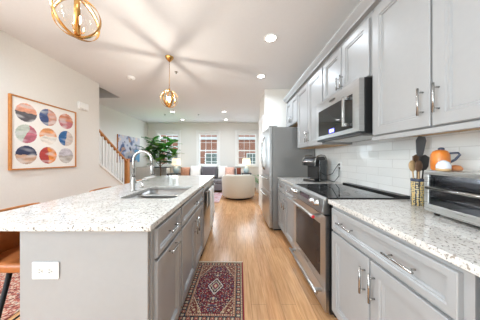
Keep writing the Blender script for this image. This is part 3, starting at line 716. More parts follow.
utensil('cooking_spoon', 'walnut paddle behind the black spoon in the crock', cb(0.009, 0.010), (1.225, 1.206, 1.155), 'walnut', 'paddle', 'walnut')

# toaster oven
to = thing('toaster_oven', (1.17, 0.72, 0.92), 'stainless toaster oven with glass door beside the utensil crock', 'toaster oven')
Y1, Y2, z0, z1 = 0.47, 0.975, 0.94, 1.163; Xf = 1.035
sh = MB(); Xb = 1.285
sh.box(Xf+0.012, Xb, Y1, Y1+0.008, z0, z1); sh.box(Xf+0.012, Xb, Y2-0.008, Y2, z0, z1); sh.box(Xf+0.012, Xb, Y1+0.008, Y2-0.008, z1-0.008, z1); sh.box(Xf+0.012, Xb, Y1+0.008, Y2-0.008, z0, z0+0.008); sh.box(Xb-0.008, Xb, Y1+0.008, Y2-0.008, z0+0.008, z1-0.008)
sh.build('oven_shell', 'bright_steel', to, bevel=0.002)
bz = MB(); bz.box(Xf, Xf+0.012, Y1-0.002, Y2+0.002, z1-0.022, z1+0.002); bz.box(Xf, Xf+0.012, Y1-0.002, Y2+0.002, z0-0.002, z0+0.038); bz.box(Xf, Xf+0.012, Y2-0.024, Y2+0.002, z0+0.038, z1-0.022); bz.box(Xf, Xf+0.012, Y1-0.002, Y1+0.09, z0+0.038, z1-0.022)
bz.build('front_bezel', 'bright_steel', to, bevel=0.003)
lin_ = MB(); lin_.box(Xb-0.012, Xb-0.009, Y1+0.1, Y2-0.009, z0+0.009, z1-0.009); lin_.box(Xf+0.013, Xb-0.012, Y2-0.012, Y2-0.0085, z0+0.009, z1-0.009); lin_.box(Xf+0.013, Xb-0.012, Y1+0.1, Y1+0.104, z0+0.009, z1-0.009)
lin_.build('oven_lining', 'rack_chrome', to)
td = B(Xf+0.003, Xf+0.007, Y1+0.091, Y2-0.025, z0+0.039, z1-0.0225).build('oven_door', 'oven_door_glass', to)
mb = MB(); mb.tube([(Xf-0.03, Y1+0.12, z0+0.132), (Xf-0.03, Y2-0.05, z0+0.132)], 0.008, 12)
for yy in (Y1+0.14, Y2-0.07): mb.box(Xf-0.03, Xf+0.003, yy-0.006, yy+0.006, z0+0.126, z0+0.138)
mb.build('handle', 'nickel', td)
rk = MB()
for zz in (z0+0.075, z0+0.115):
    for i in range(12): x = Xf+0.03+i*0.021; rk.tube([(x, Y1+0.106, zz), (x, Y2-0.014, zz)], 0.0016, 6)
    rk.tube([(Xf+0.03, Y1+0.106, zz+0.003), (Xf+0.03, Y2-0.014, zz+0.003)], 0.003, 8)
rk.build('wire_rack', 'rack_chrome', to)
for zz, yy in ((z0+0.05, 0), (z1-0.09, 0)):
    MB().tube([(Xf+0.10, Y1+0.106, zz), (Xf+0.10, Y2-0.014, zz)], 0.005, 8).build('heating_element', 'nylon_grey', to)
for x in (Xf+0.03, Xb-0.04):
    for yy in (Y1+0.04, Y2-0.04): MB().lathe([(0.012, 0.9205), (0.014, z0)], (x, yy, 0), 12).build('foot', 'black_plastic', to)
for zz in (z0+0.06, z0+0.105, z0+0.15):
    MB().lathe([(0.016, 0), (0.015, -0.018), (0.012, -0.02)], (Xf, Y1+0.043, zz), 18, axis='x').build('knob', 'nickel', to)
to.location = (1.17, 0.745, 0.92); to.rotation_euler = (0, 0, math.radians(-8))
# ornaments on the toaster oven
zt = 1.1655
tp = thing('ceramic_pitcher', (1.10, 0.962, zt), 'orange ceramic pitcher with navy handle on the toaster oven', 'pitcher')
MB().lathe([(0.030, 0), (0.036, 0.01), (0.038, 0.05), (0.036, 0.085), (0.028, 0.103), (0.015, 0.110), (0.0, 0.112)], seg=24, cap=False).build('pitcher_body', 'orange_ceramic', tp, local=True)
MB().lathe([(0.012, 0.110), (0.013, 0.118), (0.007, 0.124), (0.0, 0.125)], (0.006, 0, 0), 16, cap=False).build('lid_knob', 'navy_ceramic', tp, local=True)
MB().tube([(0.030, -0.018, 0.092), (0.056, -0.034, 0.094), (0.060, -0.037, 0.084), (0.046, -0.029, 0.058), (0.032, -0.02, 0.045)], 0.0055, 8).build('handle', 'navy_ceramic', tp, local=True)
tn = thing('lidded_dish', (1.052, 0.905, zt), 'small white domed dish in front of the orange pitcher', 'dish')
MB().lathe([(0.020, 0), (0.027, 0.006), (0.028, 0.014), (0.0, 0.014)], seg=24, cap=False).build('dish_base', 'pale_wood', tn, local=True)
MB().lathe([(0.027, 0.0145), (0.027, 0.030), (0.020, 0.046), (0.009, 0.054), (0.0, 0.056)], seg=24, cap=False).build('dish_lid', 'snow_ceramic', tn, local=True)
tc_ = MB(); tc_.lathe([(0.020, 0), (0.026, 0.004), (0.026, 0.014), (0.018, 0.026), (0.0, 0.030)], (1.163, 0.945, zt), 20, cap=False)
tag(tc_.build('candle_holder', 'peach_ceramic'), 'low peach ceramic dome on the toaster oven right of the pitcher', 'ornament')

# ------------------------------------------------------------------ pendant lights, recessed lights, ceiling devices
def pendant(loc):
    pd = thing('pendant_light', loc, 'x', 'pendant light', 'brass ring pendant lights over the island')
    zc = -0.624
    MB().lathe([(0.062, -0.001), (0.062, -0.008), (0.045, -0.035), (0.02, -0.062), (0.008, -0.07)], seg=28).build('canopy', 'brass', pd, local=True)
    MB().tube([(0, 0, -0.068), (0, 0, zc+0.135)], 0.004, 10).build('rod', 'brass', pd, local=True)
    MB().lathe([(0.008, zc+0.155), (0.014, zc+0.150), (0.014, zc+0.134), (0.006, zc+0.130)], seg=20).build('hanger_cap', 'brass', pd, local=True)
    MB().lathe([(0.010, zc-0.118), (0.016, zc-0.112), (0.020, zc-0.085), (0.014, zc-0.078), (0.013, zc-0.045), (0.009, zc-0.042)], seg=20).build('socket', 'brass', pd, local=True)
    for q in range(3):
        a = math.radians(30+120*q); x, y = 0.030*math.cos(a), 0.030*math.sin(a)
        MB().tube([(x*0.4, y*0.4, zc-0.095), (x, y, zc-0.09), (x*1.1, y*1.1, zc-0.055)], 0.003, 8).build('arm', 'brass', pd, local=True)
    MB().lathe([(0.007, zc-0.0415), (0.012, zc-0.03), (0.0145, zc-0.008), (0.011, zc+0.012), (0.0, zc+0.034)], (0, 0, 0), 18, cap=False).build('light_bulb', 'bulb', pd, local=True)
    for k, (az, r) in enumerate(((18, 0.124), (72, 0.1285), (130, 0.1195))):
        a = math.radians(az); mb = MB(); N = 48; ws = 0.0125; L = []
        u_ = Vector((math.cos(a), math.sin(a), 0)); nrm = Vector((-math.sin(a), math.cos(a), 0))
        for i in range(N):
            t_ = 2*PI*i/N; d_ = u_*math.cos(t_)+Vector((0, 0, 1))*math.sin(t_); c_ = Vector((0, 0, zc))
            L.append([mb.bm.verts.new(c_+d_*rr+nrm*w_) for rr, w_ in ((r-0.0025, -ws), (r, -ws), (r, ws), (r-0.0025, ws))])
        for i in range(N):
            A, B_ = L[i], L[(i+1) % N]
            for j in range(4): f = mb.bm.faces.new((A[j], A[(j+1) % 4], B_[(j+1) % 4], B_[j])); f.smooth = j in (1, 3)
        bmesh.ops.recalc_face_normals(mb.bm, faces=mb.bm.faces); mb.build('ring', 'brass', pd, local=True)
    mb = MB(); mb.sphere((0, 0, zc), 0.108, 32); mb.build('glass_globe', 'globe_glass', pd, local=True)
    return pd
p1 = pendant((-1.0, 1.12, H)); p1['label'] = 'brass ring pendant nearest the viewer, cut by the top photo edge'
p2 = copytree(p1); p2.location = (-1.0, 2.65, H); p2['label'] = 'farther brass ring pendant hanging whole with its ceiling canopy in view'

def downlight(x, y, label, powr=1.0):
    r = thing('recessed_light', (x, y, H), label, 'ceiling light', 'recessed ceiling lights')
    MB().lathe([(0.062, -0.001), (0.085, -0.001), (0.085, -0.006), (0.064, -0.010), (0.062, -0.004)], seg=28, cap=False).build('trim_ring', 'trim_white', r, local=True)
    MB().lathe([(0.0, -0.003), (0.063, -0.003)], seg=28, cap=False).build('lens', 'lens_glow', r, local=True)
    l = bpy.data.lights.new('lamp', 'AREA'); l.shape = 'DISK'; l.size = 0.12; l.energy = LAMP_W*powr; l.color = (0.77, 0.885, 1.0); l.spread = math.radians(160)
    o = bpy.data.objects.new('lamp', l); C.objects.link(o); o.parent = r; o.location = (0, 0, -0.012)
    return r
for x, y, pw, lb in ((0.43, 2.23, 0.28, 'round recessed light nearest, above the aisle by the range'), (0.45, 3.26, 0.85, 'recessed light above the aisle in front of the refrigerator'),
                 (-2.06, 5.74, 1.6, 'living room recessed light on the left of the nearer pair'), (-0.40, 5.74, 1.6, 'living room recessed light on the right of the nearer pair'),
                 (-2.09, 6.9, 0.14, 'living room recessed light on the left of the farthest pair'), (-0.41, 6.9, 0.14, 'living room recessed light on the right of the farthest pair'),
                 (-0.1, 0.5, 0.6, 'added recessed light above the aisle beside the near worktop, out of frame'), (-0.9, -1.2, 0.5, 'added recessed light behind the viewer over the room middle'),  # downlights from here on are unseen, added to brighten the room
                 (-2.2, 1.1, 1.3, 'added recessed light over the bar stools, just above the frame'), (-2.1, -0.5, 0.8, 'added recessed light behind the viewer beside the left wall')):
    downlight(x, y, lb, pw)
sm = thing('smoke_detector', (-1.95, 3.30, H), 'small white smoke detector on the ceiling left of the far pendant', 'smoke detector')
MB().lathe([(0.065, -0.001), (0.065, -0.02), (0.052, -0.036), (0.0, -0.038)], seg=24, cap=False).build('detector_cover', 'plate_white', sm, local=True)
MB().lathe([(0.02, -0.0375), (0.018, -0.042), (0, -0.042)], seg=16, cap=False).build('test_button', 'linen_grey', sm, local=True)
for x, y, lb in ((-1.05, 3.1, 'tiny ceiling sprinkler head beside the far pendant canopy'), (-2.45, 6.1, 'ceiling sprinkler head over the living room left side'), (-1.3, 6.1, 'ceiling sprinkler head over the living room middle')):
    s = thing('sprinkler_head', (x, y, H), lb, 'sprinkler', 'ceiling sprinkler heads')
    MB().lathe([(0.03, -0.001), (0.028, -0.006), (0.01, -0.008), (0.008, -0.03)], seg=16).build('sprinkler_cup', 'nickel', s, local=True)
    MB().lathe([(0.014, -0.0305), (0.014, -0.033)], seg=12).build('deflector', 'nickel', s, local=True)

# ------------------------------------------------------------------ patterned flat work
def pattern_mesh(name, nu, nv, P, colf, m, parent=None, local=False):
    me = bpy.data.meshes.new(name); vs = []; fs = []
    for j in range(nv+1):
        for i in range(nu+1): vs.append(P(i/nu, j/nv))
    for j in range(nv):
        for i in range(nu): a = j*(nu+1)+i; fs.append((a, a+1, a+nu+2, a+nu+1))
    if parent is not None and not local: L = WL[parent.name]; vs = [tuple(Vector(v)-L) for v in vs]
    me.from_pydata(vs, [], fs); ca = me.color_attributes.new('pattern', 'FLOAT_COLOR', 'CORNER')
    for j in range(nv):
        for i in range(nu):
            c = colf((i+0.5)/nu, (j+0.5)/nv)
            for q in range(4): ca.data[(j*nu+i)*4+q].color = (*c, 1)
    me.materials.append(M[m]); o = bpy.data.objects.new(name, me); C.objects.link(o)
    if parent is not None: o.parent = parent; WL[o.name] = WL[parent.name]
    return o
from mathutils import noise as MN
# Persian rug
RW, RL = 0.535, 0.80
red, dred, navy, cream, tan, blue = lin(136, 34, 42), lin(98, 24, 34), lin(36, 30, 42), lin(196, 174, 144), lin(150, 112, 80), lin(82, 92, 112)
def rugcol(u, v):
    x = (u-0.5)*RW; y = (v-0.5)*RL; ax, ay = abs(x), abs(y); d = min(RW/2-ax, RL/2-ay)
    along = y if RW/2-ax < RL/2-ay else x
    if d < 0.010: return red if RW/2-ax < RL/2-ay else cream
    if d < 0.016: return navy
    if d < 0.026: return cream if int((along+9)*110) % 2 else tan
    if d < 0.072:
        k = (along+9) % 0.062-0.031; e = d-0.049
        rr = math.hypot(k, e)
        if rr < 0.006: return cream
        if rr < 0.013: return red
        if rr < 0.017: return tan
        if abs(abs(k)-0.028) < 0.004 and abs(e) < 0.012: return cream
        if MN.noise(Vector((x*150, y*150, 2))) > 0.25: return blue
        return navy
    if d < 0.078: return tan
    if d < 0.090: return cream if int((along+9)*140) % 2 else red
    if d < 0.094: return navy
    fx, fy = RW/2-0.094, RL/2-0.094; q = ax/fx+ay/fy
    dia = ax/0.075+ay/0.115
    n1 = MN.noise(Vector((ax*95, ay*95, 5))); n2 = MN.noise(Vector((ax*60+9, ay*60, 1)))
    if dia < 0.22: return cream
    if dia < 0.38: return red
    if dia < 0.50: return blue
    if dia < 0.60: return cream
    if dia < 0.86: return navy if n1 < 0.2 else cream
    if dia < 1.0: return lin(200, 186, 180)
    if dia < 1.08: return navy
    if ax < 0.018 and 0.135 < ay < 0.165: return cream if abs(ax)+abs(ay-0.15) < 0.014 else blue
    if q > 1.46: return tan if n1 > 0.15 else (cream if n2 > 0.15 else dred)
    if q > 1.42: return cream
    if n1 > 0.33: return cream
    if n1 > 0.12: return navy
    if n2 > 0.30: return blue
    if n2 < -0.32: return navy
    return dred if n1 < -0.1 else red
rg_ = thing('persian_rug', (-0.20, 1.71, 0), 'small red and navy persian rug on the oak floor beside the island', 'rug')
rg_.rotation_euler = (0, 0, math.radians(-1.0))
pattern_mesh('rug_pile', 134, 200, lambda a, b_: ((a-0.5)*RW, (b_-0.5)*RL, 0.007), rugcol, 'woven_pattern', rg_, True)
B(-RW/2, RW/2, -RL/2, RL/2, 0.0005, 0.0068).build('rug_base', 'cushion_rust', rg_, local=True)
mb = MB()
for s in (-1, 1):
    for i in range(70): x = -RW/2+RW*(i+0.5)/70; mb.box(x-0.0016, x+0.0016, min(s*RL/2, s*(RL/2+0.016)), max(s*RL/2, s*(RL/2+0.016)), 0.0005, 0.003)
mb.build('fringe', 'cushion_white', rg_, local=True)
tag(B(-2.62, -1.75, 0.9, 3.1, 0.0005, 0.008).build('dining_rug', 'dining_rug'), 'red patterned rug by the left wall beyond the bar stools', 'rug')
tag(B(-2.1, -0.49, 4.98, 6.38, 0.0005, 0.010).build('area_rug', 'living_rug'), 'large faded red and grey rug left of the round armchair', 'rug')

# framed picture with nine circles
art = thing('framed_artwork', (XL+0.001, 2.6, 1.55), 'square wood framed print of nine two-tone circles on the left wall', 'picture')
ya, yb_, za, zb = 2.155, 3.045, 1.085, 2.02; ft = 0.018; xf = XL+0.034
f = MB(); f.box(XL+0.001, xf, ya, ya+ft, za, zb); f.box(XL+0.001, xf, yb_-ft, yb_, za, zb); f.box(XL+0.001, xf, ya+ft, yb_-ft, za, za+ft); f.box(XL+0.001, xf, ya+ft, yb_-ft, zb-ft, zb)
f.build('picture_frame', 'honey_wood', art, bevel=0.002)
ART = [  # rows from the top; (split angle, colour A (left/upper), colour B)
 [(0, lin(222, 158, 130), lin(96, 92, 98)), (90, lin(64, 84, 132), lin(206, 150, 130)), (0, lin(206, 130, 96), lin(188, 110, 116))],
 [(70, lin(186, 196, 184), lin(186, 104, 120)), (0, lin(224, 152, 96), lin(230, 222, 212)), (80, lin(30, 92, 150), lin(206, 190, 180))],
 [(0, lin(44, 52, 84), lin(196, 160, 134)), (95, lin(176, 56, 52), lin(226, 136, 54)), (0, lin(196, 190, 196), lin(180, 170, 160))]]
AW = yb_-ya-2*ft; AH = zb-za-2*ft
def artcol(u, v):
    y = u*AW; z = v*AH; p = AW/3.16; m0 = (AW-3*p)/2+p/2; mz = (AH-3*p*1.02)/2+p*0.51
    ci = min(2, max(0, int(round((y-m0)/p)))); ri = min(2, max(0, int(round((z-mz)/(p*1.02)))))
    dy = y-(m0+ci*p); dz = z-(mz+ri*p*1.02); r = math.hypot(dy, dz)
    if r > p*0.445: return lin(240, 237, 232)
    ang, A, Bc = ART[2-ri][ci]
    a = math.radians(ang); s = dy*math.sin(a)-dz*math.cos(a)+0.02*MN.noise(Vector((dy*14+ci*7, dz*14+ri*5, 1)))
    c = A if s < 0 else Bc
    n = 1+0.35*MN.noise(Vector((y*9, z*30, 3)))+0.15*MN.noise(Vector((y*50, z*50, 3)))
    w2 = max(0, min(0.5, MN.noise(Vector((y*7+4, z*18, 8)))*1.2))
    return tuple(min(1, cc*n*(1-w2)+0.8*w2) for cc in c)
pattern_mesh('print', 150, 156, lambda a, b_: (XL+0.022, ya+ft+a*AW, za+ft+b_*AH), artcol, 'paint_pattern', art)
# door chime
ch = thing('door_chime', (XL+0.001, 3.2, 2.15), 'small white door chime box high on the left wall', 'chime')
B(XL+0.001, XL+0.045, 3.095, 3.285, 2.10, 2.225).build('chime_cover', 'plate_white', ch, bevel=0.006)
B(XL+0.045, XL+0.047, 3.11, 3.27, 2.112, 2.118).build('chime_slot', 'linen_grey', ch)
# abstract canvas
cv = thing('abstract_canvas', (XLL+0.001, 6.26, 1.55), 'blue and blush abstract canvas on the wall behind the stair rail', 'picture')
B(XLL+0.001, XLL+0.038, 5.63, 6.89, 1.10, 2.0).build('canvas_stretcher', 'honey_wood', cv)
def abscol(u, v):
    n = MN.noise(Vector((u*3, v*2.2, 4)))+0.5*MN.noise(Vector((u*8, v*7, 1))); m_ = MN.noise(Vector((u*4+7, v*3, 9)))+0.4*MN.noise(Vector((u*11, v*9, 6)))
    c = lin(196, 192, 204)
    if n > 0.34: c = lin(70, 84, 120)
    elif n > 0.12: c = lin(136, 142, 172)
    elif n < -0.4: c = lin(222, 200, 190)
    if m_ > 0.45: c = lin(170, 132, 116)
    if m_ < -0.42: c = lin(60, 60, 92)
    if u > 0.72 and v < 0.5 and n > -0.2: c = lin(84, 156, 204)
    return c
pattern_mesh('canvas_face', 80, 58, lambda a, b_: (XLL+0.0385, 5.632+a*1.256, 1.102+b_*0.896), abscol, 'paint_pattern', cv)

# ------------------------------------------------------------------ bar stools
def stool():
    r = thing('bar_stool', (0, 0, 0), 'x', 'bar stool', 'leather bar stools along the island')
    mb = MB(); mb.prism(rrect(-0.19, 0.195, -0.19, 0.19, 0.09), 0.60, 0.655, 'z'); mb.build('seat', 'leather', r, local=True, bevel=0.02, seg=3)
    mb = MB(); N = 22; L = []
    rim = []
    for i in range(N+1):
        a = math.radians(100+160*i/N); k = math.cos(math.radians(-80+160*i/N))
        zt_ = 0.70+0.195*min(1, max(0, k*1.25))**0.8
        rw = 0.205; cx, cy = math.cos(a), math.sin(a)
        sx = rw*abs(cx)**0.7*(-1 if cx < 0 else 1); sy = 0.195*abs(cy)**0.7*(1 if cy > 0 else -1)
        L.append([mb.bm.verts.new((sx*s_, sy*s_, z_)) for s_, z_ in ((1.0, 0.62), (1.03, (0.62+zt_)/2), (1.06, zt_), (0.98, zt_), (0.93, (0.62+zt_)/2), (0.92, 0.657))])
        rim.append((sx*1.02, sy*1.02, zt_+0.006))
    for i in range(N):
        A, B_ = L[i], L[i+1]
        for j in range(6): f = mb.bm.faces.new((A[j], A[(j+1) % 6], B_[(j+1) % 6], B_[j])); f.smooth = True
    mb.bm.faces.new(L[0]); mb.bm.faces.new(L[-1]); bmesh.ops.recalc_face_normals(mb.bm, faces=mb.bm.faces)
    mb.build('backrest', 'leather', r, local=True)
    MB().tube(rim, 0.011, 10).build('top_rail', 'rim_wood', r, local=True)
    for sx in (-1, 1):
        for sy in (-1, 1): MB().tube([(sx*0.07, sy*0.10, 0.60), (sx*0.17, sy*0.15, 0.001)], [0.013, 0.010], 8).build('leg', 'dark_metal', r, local=True)
    z_ = 0.22; k = 0.07+0.10*(0.6-z_)/0.6; k2 = 0.10+0.05*(0.6-z_)/0.6
    MB().tube([(k, k2, z_), (k, -k2, z_), (-k, -k2, z_), (-k, k2, z_)], 0.007, 8, closed=True).build('footrest', 'dark_metal', r, local=True)
    return r
s1 = stool()
for i, (y, lb) in enumerate(((1.155, 'brown leather bar stool nearest the viewer with a black leg in view'), (1.895, 'second leather bar stool, only its wooden back rail showing mid island'), (2.63, 'leather bar stool farthest down the island, behind the faucet'))):
    o = s1 if i == 0 else copytree(s1)
    o.location = (-1.262, y, 0.0); o['label'] = lb
s1.location.z = 0

# ------------------------------------------------------------------ living room
# round armchair, back to the camera
ac = thing('barrel_armchair', (0.06, 5.62, 0.001), 'round cream barrel armchair seen from behind by the refrigerator', 'armchair')
mb = MB(); N = 40; L = []
for i in range(N+1):
    a = math.radians(-212+244*i/N); k = 0.5-0.5*math.cos(2*PI*i/N); zt_ = 0.60+0.145*min(1, k*1.6)
    ca, sa = math.cos(a), math.sin(a)
    L.append([mb.bm.verts.new((ca*r_, sa*r_, z_)) for r_, z_ in ((0.46, 0.06), (0.505, 0.10), (0.525, zt_-0.04), (0.51, zt_), (0.44, zt_+0.01), (0.40, zt_-0.03), (0.38, 0.30), (0.38, 0.06))])
for i in range(N):
    A, B_ = L[i], L[i+1]
    for j in range(8): f = mb.bm.faces.new((A[j], A[(j+1) % 8], B_[(j+1) % 8], B_[j])); f.smooth = True
mb.bm.faces.new(L[0]); mb.bm.faces.new(L[-1]); bmesh.ops.recalc_face_normals(mb.bm, faces=mb.bm.faces)
mb.build('backrest', 'cream_boucle', ac, local=True)
MB().lathe([(0.30, 0.061), (0.378, 0.08), (0.378, 0.40), (0.34, 0.44), (0.0, 0.45)], seg=36, cap=False).build('seat_cushion', 'cream_boucle', ac, local=True)
MB().lathe([(0.36, 0.0), (0.38, 0.01), (0.38, 0.0595)], seg=36).build('swivel_base', 'black_plastic', ac, local=True)
# sofa along the back wall
sf = thing('sofa', (-0.9, 6.95, 0), 'long dark grey sofa under the living room windows', 'sofa')
def rb(x0, x1, y0, y1, z0, z1, name, m, par, bev=0.04, seg=4): return B(x0, x1, y0, y1, z0, z1).build(name, m, par, bevel=bev, seg=seg)
rb(-2.27, 0.18, 6.42, 7.32, 0.08, 0.30, 'sofa_base', 'sofa_grey', sf, 0.02)
rb(-2.27, -2.18, 6.42, 7.32, 0.302, 0.62, 'armrest', 'sofa_grey', sf); rb(-0.01, 0.18, 6.42, 7.32, 0.302, 0.62, 'armrest', 'sofa_grey', sf)
for i in range(3): x = -2.176+i*0.72; rb(x+0.004, x+0.716, 6.43, 7.08, 0.302, 0.45, 'seat_cushion', 'sofa_grey', sf, 0.035)
for i in range(3): x = -2.176+i*0.72; rb(x+0.004, x+0.716, 7.09, 7.30, 0.302, 0.84, 'back_cushion', 'sofa_grey', sf, 0.05)
for x in (-2.18, 0.11):
    for y in (6.5, 7.24): B(x-0.03, x+0.03, y-0.03, y+0.03, 0.001, 0.079).build('leg', 'black_plastic', sf)
def pillow(x, y, z, w_, h_, d_, rz, m, label, cat='cushion', tilt=-14):
    mb = MB(); N = 12
    for sgn in (1, -1):
        g = []
        for j in range(N+1):
            row = []
            for i in range(N+1):
                u, v = i/N*2-1, j/N*2-1; pw = (1-abs(u)**3.2)*(1-abs(v)**3.2); pu = 1-0.06*abs(v)**2*0; 
                row.append(mb.bm.verts.new((u*w_/2*(1-0.05*(1-v*v)), sgn*d_/2*pw**0.6, v*h_/2*(1-0.05*(1-u*u)))))
            g.append(row)
        for j in range(N):
            for i in range(N): f = mb.bm.faces.new((g[j][i], g[j][i+1], g[j+1][i+1], g[j+1][i])); f.smooth = True
    bmesh.ops.remove_doubles(mb.bm, verts=mb.bm.verts, dist=0.0004); bmesh.ops.recalc_face_normals(mb.bm, faces=mb.bm.faces)
    o = mb.build('throw_pillow', m); o.location = (x, y, z+h_/2); o.rotation_euler = (math.radians(tilt), 0, rz)
    return tag(o, label, cat, 'throw pillows on the sofa')
pillow(-1.99, 6.88, 0.46, 0.36, 0.44, 0.13, 0.0, 'cushion_tan', 'tan patterned pillow at the left end of the sofa')
pillow(-1.585, 6.88, 0.46, 0.42, 0.50, 0.13, 0.0, 'cushion_white', 'wide white pillow left of the grey pillow on the sofa')
pillow(-1.045, 6.88, 0.46, 0.62, 0.47, 0.14, 0.0, 'cushion_grey', 'dark grey pillow at the sofa middle under the centre window')
pillow(-0.535, 6.88, 0.46, 0.36, 0.50, 0.14, 0.0, 'cushion_white', 'white pillow right of the dark grey pillow on the sofa')
pillow(-0.25, 6.64, 0.46, 0.36, 0.46, 0.13, 0.0, 'cushion_pink', 'blush pink pillow above the left edge of the round armchair')
pillow(0.085, 6.62, 0.63, 0.16, 0.26, 0.10, -0.0, 'cushion_rust', 'small rust brown pillow on the right sofa arm', tilt=0)
# second sofa piece on the left
s2 = thing('armchair', (-3.1, 5.75, 0), 'pale linen armchair left of the fig tree behind the faucet', 'armchair')
rb(-3.46, -2.70, 5.30, 6.02, 0.10, 0.32, 'seat_base', 'linen_grey', s2, 0.02); rb(-3.34, -2.82, 5.31, 5.86, 0.322, 0.50, 'seat_cushion', 'linen_grey', s2)
rb(-3.34, -2.82, 5.87, 6.02, 0.322, 0.95, 'back_cushion', 'linen_grey', s2)
rb(-3.46, -3.345, 5.30, 6.02, 0.322, 0.66, 'armrest', 'linen_grey', s2); rb(-2.815, -2.70, 5.30, 6.02, 0.322, 0.66, 'armrest', 'linen_grey', s2)
for x in (-3.4, -2.76):
    for y in (5.36, 5.96): B(x-0.025, x+0.025, y-0.025, y+0.025, 0.001, 0.099).build('leg', 'honey_wood', s2)
# tables and lamps
def side_table(x, y, w_, d_, h_, m, label):
    r = thing('side_table', (x, y, 0), label, 'side table', 'side tables beside the sofa')
    B(-w_/2, w_/2, -d_/2, d_/2, h_-0.03, h_).build('table_top', m, r, local=True, bevel=0.004)
    B(-w_/2+0.03, w_/2-0.03, -d_/2+0.03, d_/2-0.03, 0.18, 0.20).build('shelf', m, r, local=True)
    for sx in (-1, 1):
        for sy in (-1, 1): B(sx*(w_/2-0.03)-0.015, sx*(w_/2-0.03)+0.015, sy*(d_/2-0.03)-0.015, sy*(d_/2-0.03)+0.015, 0.001, h_-0.031).build('leg', m, r, local=True)
side_table(-2.52, 7.18, 0.42, 0.45, 0.64, 'table_dark', 'dark side table under the left table lamp')
side_table(0.40, 7.24, 0.40, 0.40, 0.64, 'table_dark', 'dark side table under the right table lamp')
def lamp(x, y, z, label):
    r = thing('table_lamp', (x, y, z), label, 'table lamp', 'table lamps at both sofa ends')
    MB().lathe([(0.07, 0.0), (0.075, 0.01), (0.11, 0.06), (0.12, 0.13), (0.09, 0.21), (0.03, 0.27), (0.02, 0.30)], seg=24).build('lamp_base', 'lamp_glass', r, local=True)
    MB().tube([(0, 0, 0.30), (0, 0, 0.36)], 0.012, 10).build('lamp_neck', 'nickel', r, local=True)
    MB().lathe([(0.18, 0.33), (0.15, 0.59), (0.148, 0.59), (0.178, 0.33)], seg=32, cap=False).build('lamp_shade', 'shade_glow', r, local=True)
    mb = MB(); mb.sphere((0, 0, 0.44), 0.035, 14); mb.build('light_bulb', M['lens_glow'], r, local=True)
    return r
l1 = lamp(-2.42, 7.15, 0.641, 'pale aqua table lamp with a glowing shade left of the sofa by the fig tree')
l2 = copytree(l1); l2.location = (0.40, 7.22, 0.641); l2['label'] = 'pale aqua table lamp with a glowing shade right of the sofa above the armchair'
# console under the left window
cn = thing('console_table', (-3.1, 7.3, 0), 'white console with dark top under the left window behind the fig tree', 'console')
B(-3.45, -2.78, 7.10, 7.48, 0.85, 0.89).build('table_top', 'table_dark', cn, bevel=0.004)
for z_ in (0.12, 0.48): B(-3.419, -2.811, 7.12, 7.46, z_, z_+0.03).build('shelf', 'trim_white', cn)
for x in (-3.44, -2.81): B(x, x+0.02, 7.12, 7.47, 0.001, 0.849).build('side_panel', 'trim_white', cn)
# plants
def leaf_into(mb, p, d, up, L, Wd):
    d = d.normalized(); s = d.cross(up).normalized(); n = s.cross(d).normalized()
    prof = [(0, 0.02), (0.12, 0.10), (0.3, 0.30), (0.5, 0.40), (0.7, 0.50), (0.85, 0.44), (0.95, 0.25), (1.0, 0.03)]
    ls, cs, rs = [], [], []
    for t_, w_ in prof:
        c = p+d*(t_*L)-n*(0.18*L*t_*t_); wv = 0.025*L*math.sin(t_*14)
        ls.append(mb.bm.verts.new(c+s*w_*Wd+n*(0.05*Wd+wv))); cs.append(mb.bm.verts.new(c)); rs.append(mb.bm.verts.new(c-s*w_*Wd+n*(0.05*Wd-wv)))
    for i in range(len(prof)-1):
        for a, b_ in ((ls, cs), (cs, rs)): f = mb.bm.faces.new((a[i], b_[i], b_[i+1], a[i+1])); f.smooth = True
fg = thing('fiddle_leaf_fig', (-2.70, 6.3, 0), 'large fiddle leaf fig tree in front of the left window', 'potted plant')
pt = MB().lathe([(0.14, 0.001), (0.17, 0.03), (0.20, 0.36), (0.205, 0.40), (0.185, 0.40), (0.18, 0.36), (0, 0.36)], seg=28, cap=False).build('planter', 'basket', fg, local=True)
MB().lathe([(0.178, 0.361), (0, 0.372)], seg=28, cap=False).build('soil', 'soil', fg, local=True)
random.seed(11); tr = MB(); fo = MB()
tr.tube([(0, 0, 0.365), (0.02, 0, 0.8), (-0.02, 0.02, 1.2), (0.0, 0, 1.75)], [0.022, 0.02, 0.018, 0.010], 10)
tips = []
for a, z_, r_ in ((0, 1.1, 0.50), (60, 1.2, 0.42), (130, 1.15, 0.5), (180, 1.25, 0.52), (240, 1.1, 0.42), (300, 1.3, 0.45), (30, 1.5, 0.42), (160, 1.6, 0.38), (270, 1.5, 0.35)):
    a = math.radians(a); e = Vector((1.12*r_*math.cos(a), r_*math.sin(a)*0.8, z_+0.34)); b0 = Vector((0, 0, z_-0.15))
    tr.tube([b0, b0.lerp(e, 0.5)+Vector((0, 0, -0.02)), e], [0.011, 0.009, 0.006], 8); tips.append((b0, e))
tips.append((Vector((0, 0, 1.3)), Vector((0, 0, 1.85))))
for b0, e in tips:
    for i in range(15):
        t_ = 0.2+0.8*i/14; p = b0.lerp(e, t_); a = i*2.4+random.random(); dv = Vector((math.cos(a), math.sin(a), random.uniform(-0.35, 0.5)))+(e-b0).normalized()*0.35
        L_ = random.uniform(0.28, 0.42); leaf_into(fo, p, dv, Vector((0, 0, 1)), L_, L_*0.72)
tr.build('trunk', 'bark', fg, local=True); fo.build('foliage', 'leaf', fg, local=True)
pp = thing('potted_plant', (0.86, 6.45, 0), 'small leafy plant between the round armchair and the pantry wall', 'potted plant')
MB().lathe([(0.12, 0.001), (0.15, 0.02), (0.17, 0.34), (0.15, 0.34), (0.148, 0.30), (0, 0.30)], seg=24, cap=False).build('planter', 'pot_white', pp, local=True)
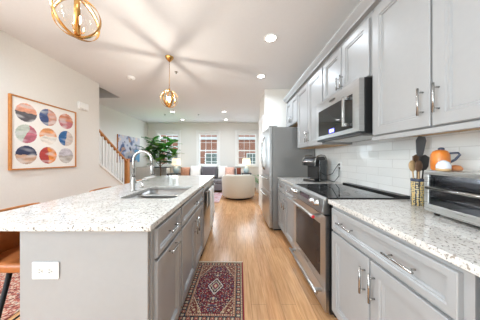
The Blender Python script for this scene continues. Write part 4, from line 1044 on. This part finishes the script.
MB().lathe([(0.146, 0.301), (0, 0.31)], seg=24, cap=False).build('soil', 'soil', pp, local=True)
fo = MB(); random.seed(5)
for i in range(46):
    a = i*2.4; p = Vector((0.05*math.cos(a), 0.05*math.sin(a), 0.30)); dv = Vector((math.cos(a), math.sin(a), random.uniform(0.3, 2.2)))
    e = p+dv.normalized()*random.uniform(0.12, 0.34); fo.tube([p, e], 0.003, 5); leaf_into(fo, e, Vector((dv.x, dv.y, 0.3)), Vector((0, 0, 1)), 0.17, 0.10)
fo.build('foliage', 'leaf', pp, local=True)

# ------------------------------------------------------------------ outside the windows
structure(B(-30, 30, 7.9, 40, -0.5, -0.4).build('ground', 'asphalt'))
def townhouse(x0, x1, label, wins):
    r = thing('brick_townhouse', ((x0+x1)/2, 18, -0.4), label, 'building', 'brick townhouses across the street')
    B(x0, x1, 17.0, 19.0, -0.4, 7.6).build('facade', 'brick', r)
    B(x0, x1, 16.85, 16.999, 3.02, 3.28).build('stone_band', 'trim_white', r); B(x0, x1, 16.8, 16.999, 6.9, 7.3).build('cornice', 'trim_white', r)
    for a0, a1, z0, z1 in wins:
        f = MB(); t_ = 0.09
        f.box(a0, a0+t_, 16.93, 16.999, z0, z1); f.box(a1-t_, a1, 16.93, 16.999, z0, z1); f.box(a0+t_, a1-t_, 16.93, 16.999, z0, z0+t_); f.box(a0+t_, a1-t_, 16.93, 16.999, z1-t_, z1)
        f.box((a0+a1)/2-0.03, (a0+a1)/2+0.03, 16.94, 16.998, z0+t_, z1-t_); f.box(a0+t_, a1-t_, 16.941, 16.997, (z0+z1)/2-0.03, (z0+z1)/2+0.03)
        wo = f.build('window', 'trim_white', r); B(a0+t_, a1-t_, 16.96, 16.99, z0+t_, z1-t_).build('pane', 'house_pane', wo)
townhouse(-9.5, -4.2, 'brick house seen through the left window', [(-8.9, -7.8, 0.2, 1.9), (-6.6, -5.4, 0.2, 1.9), (-6.6, -5.4, 3.4, 5.0)])
townhouse(-4.15, -0.4, 'brick house seen through the middle window', [(-3.0, -1.75, 0.1, 1.75), (-3.0, -1.75, 3.5, 5.2)])
townhouse(-0.35, 5.5, 'brick house seen through the right window', [(0.95, 2.1, 0.1, 1.75), (0.95, 2.1, 3.5, 5.2)])
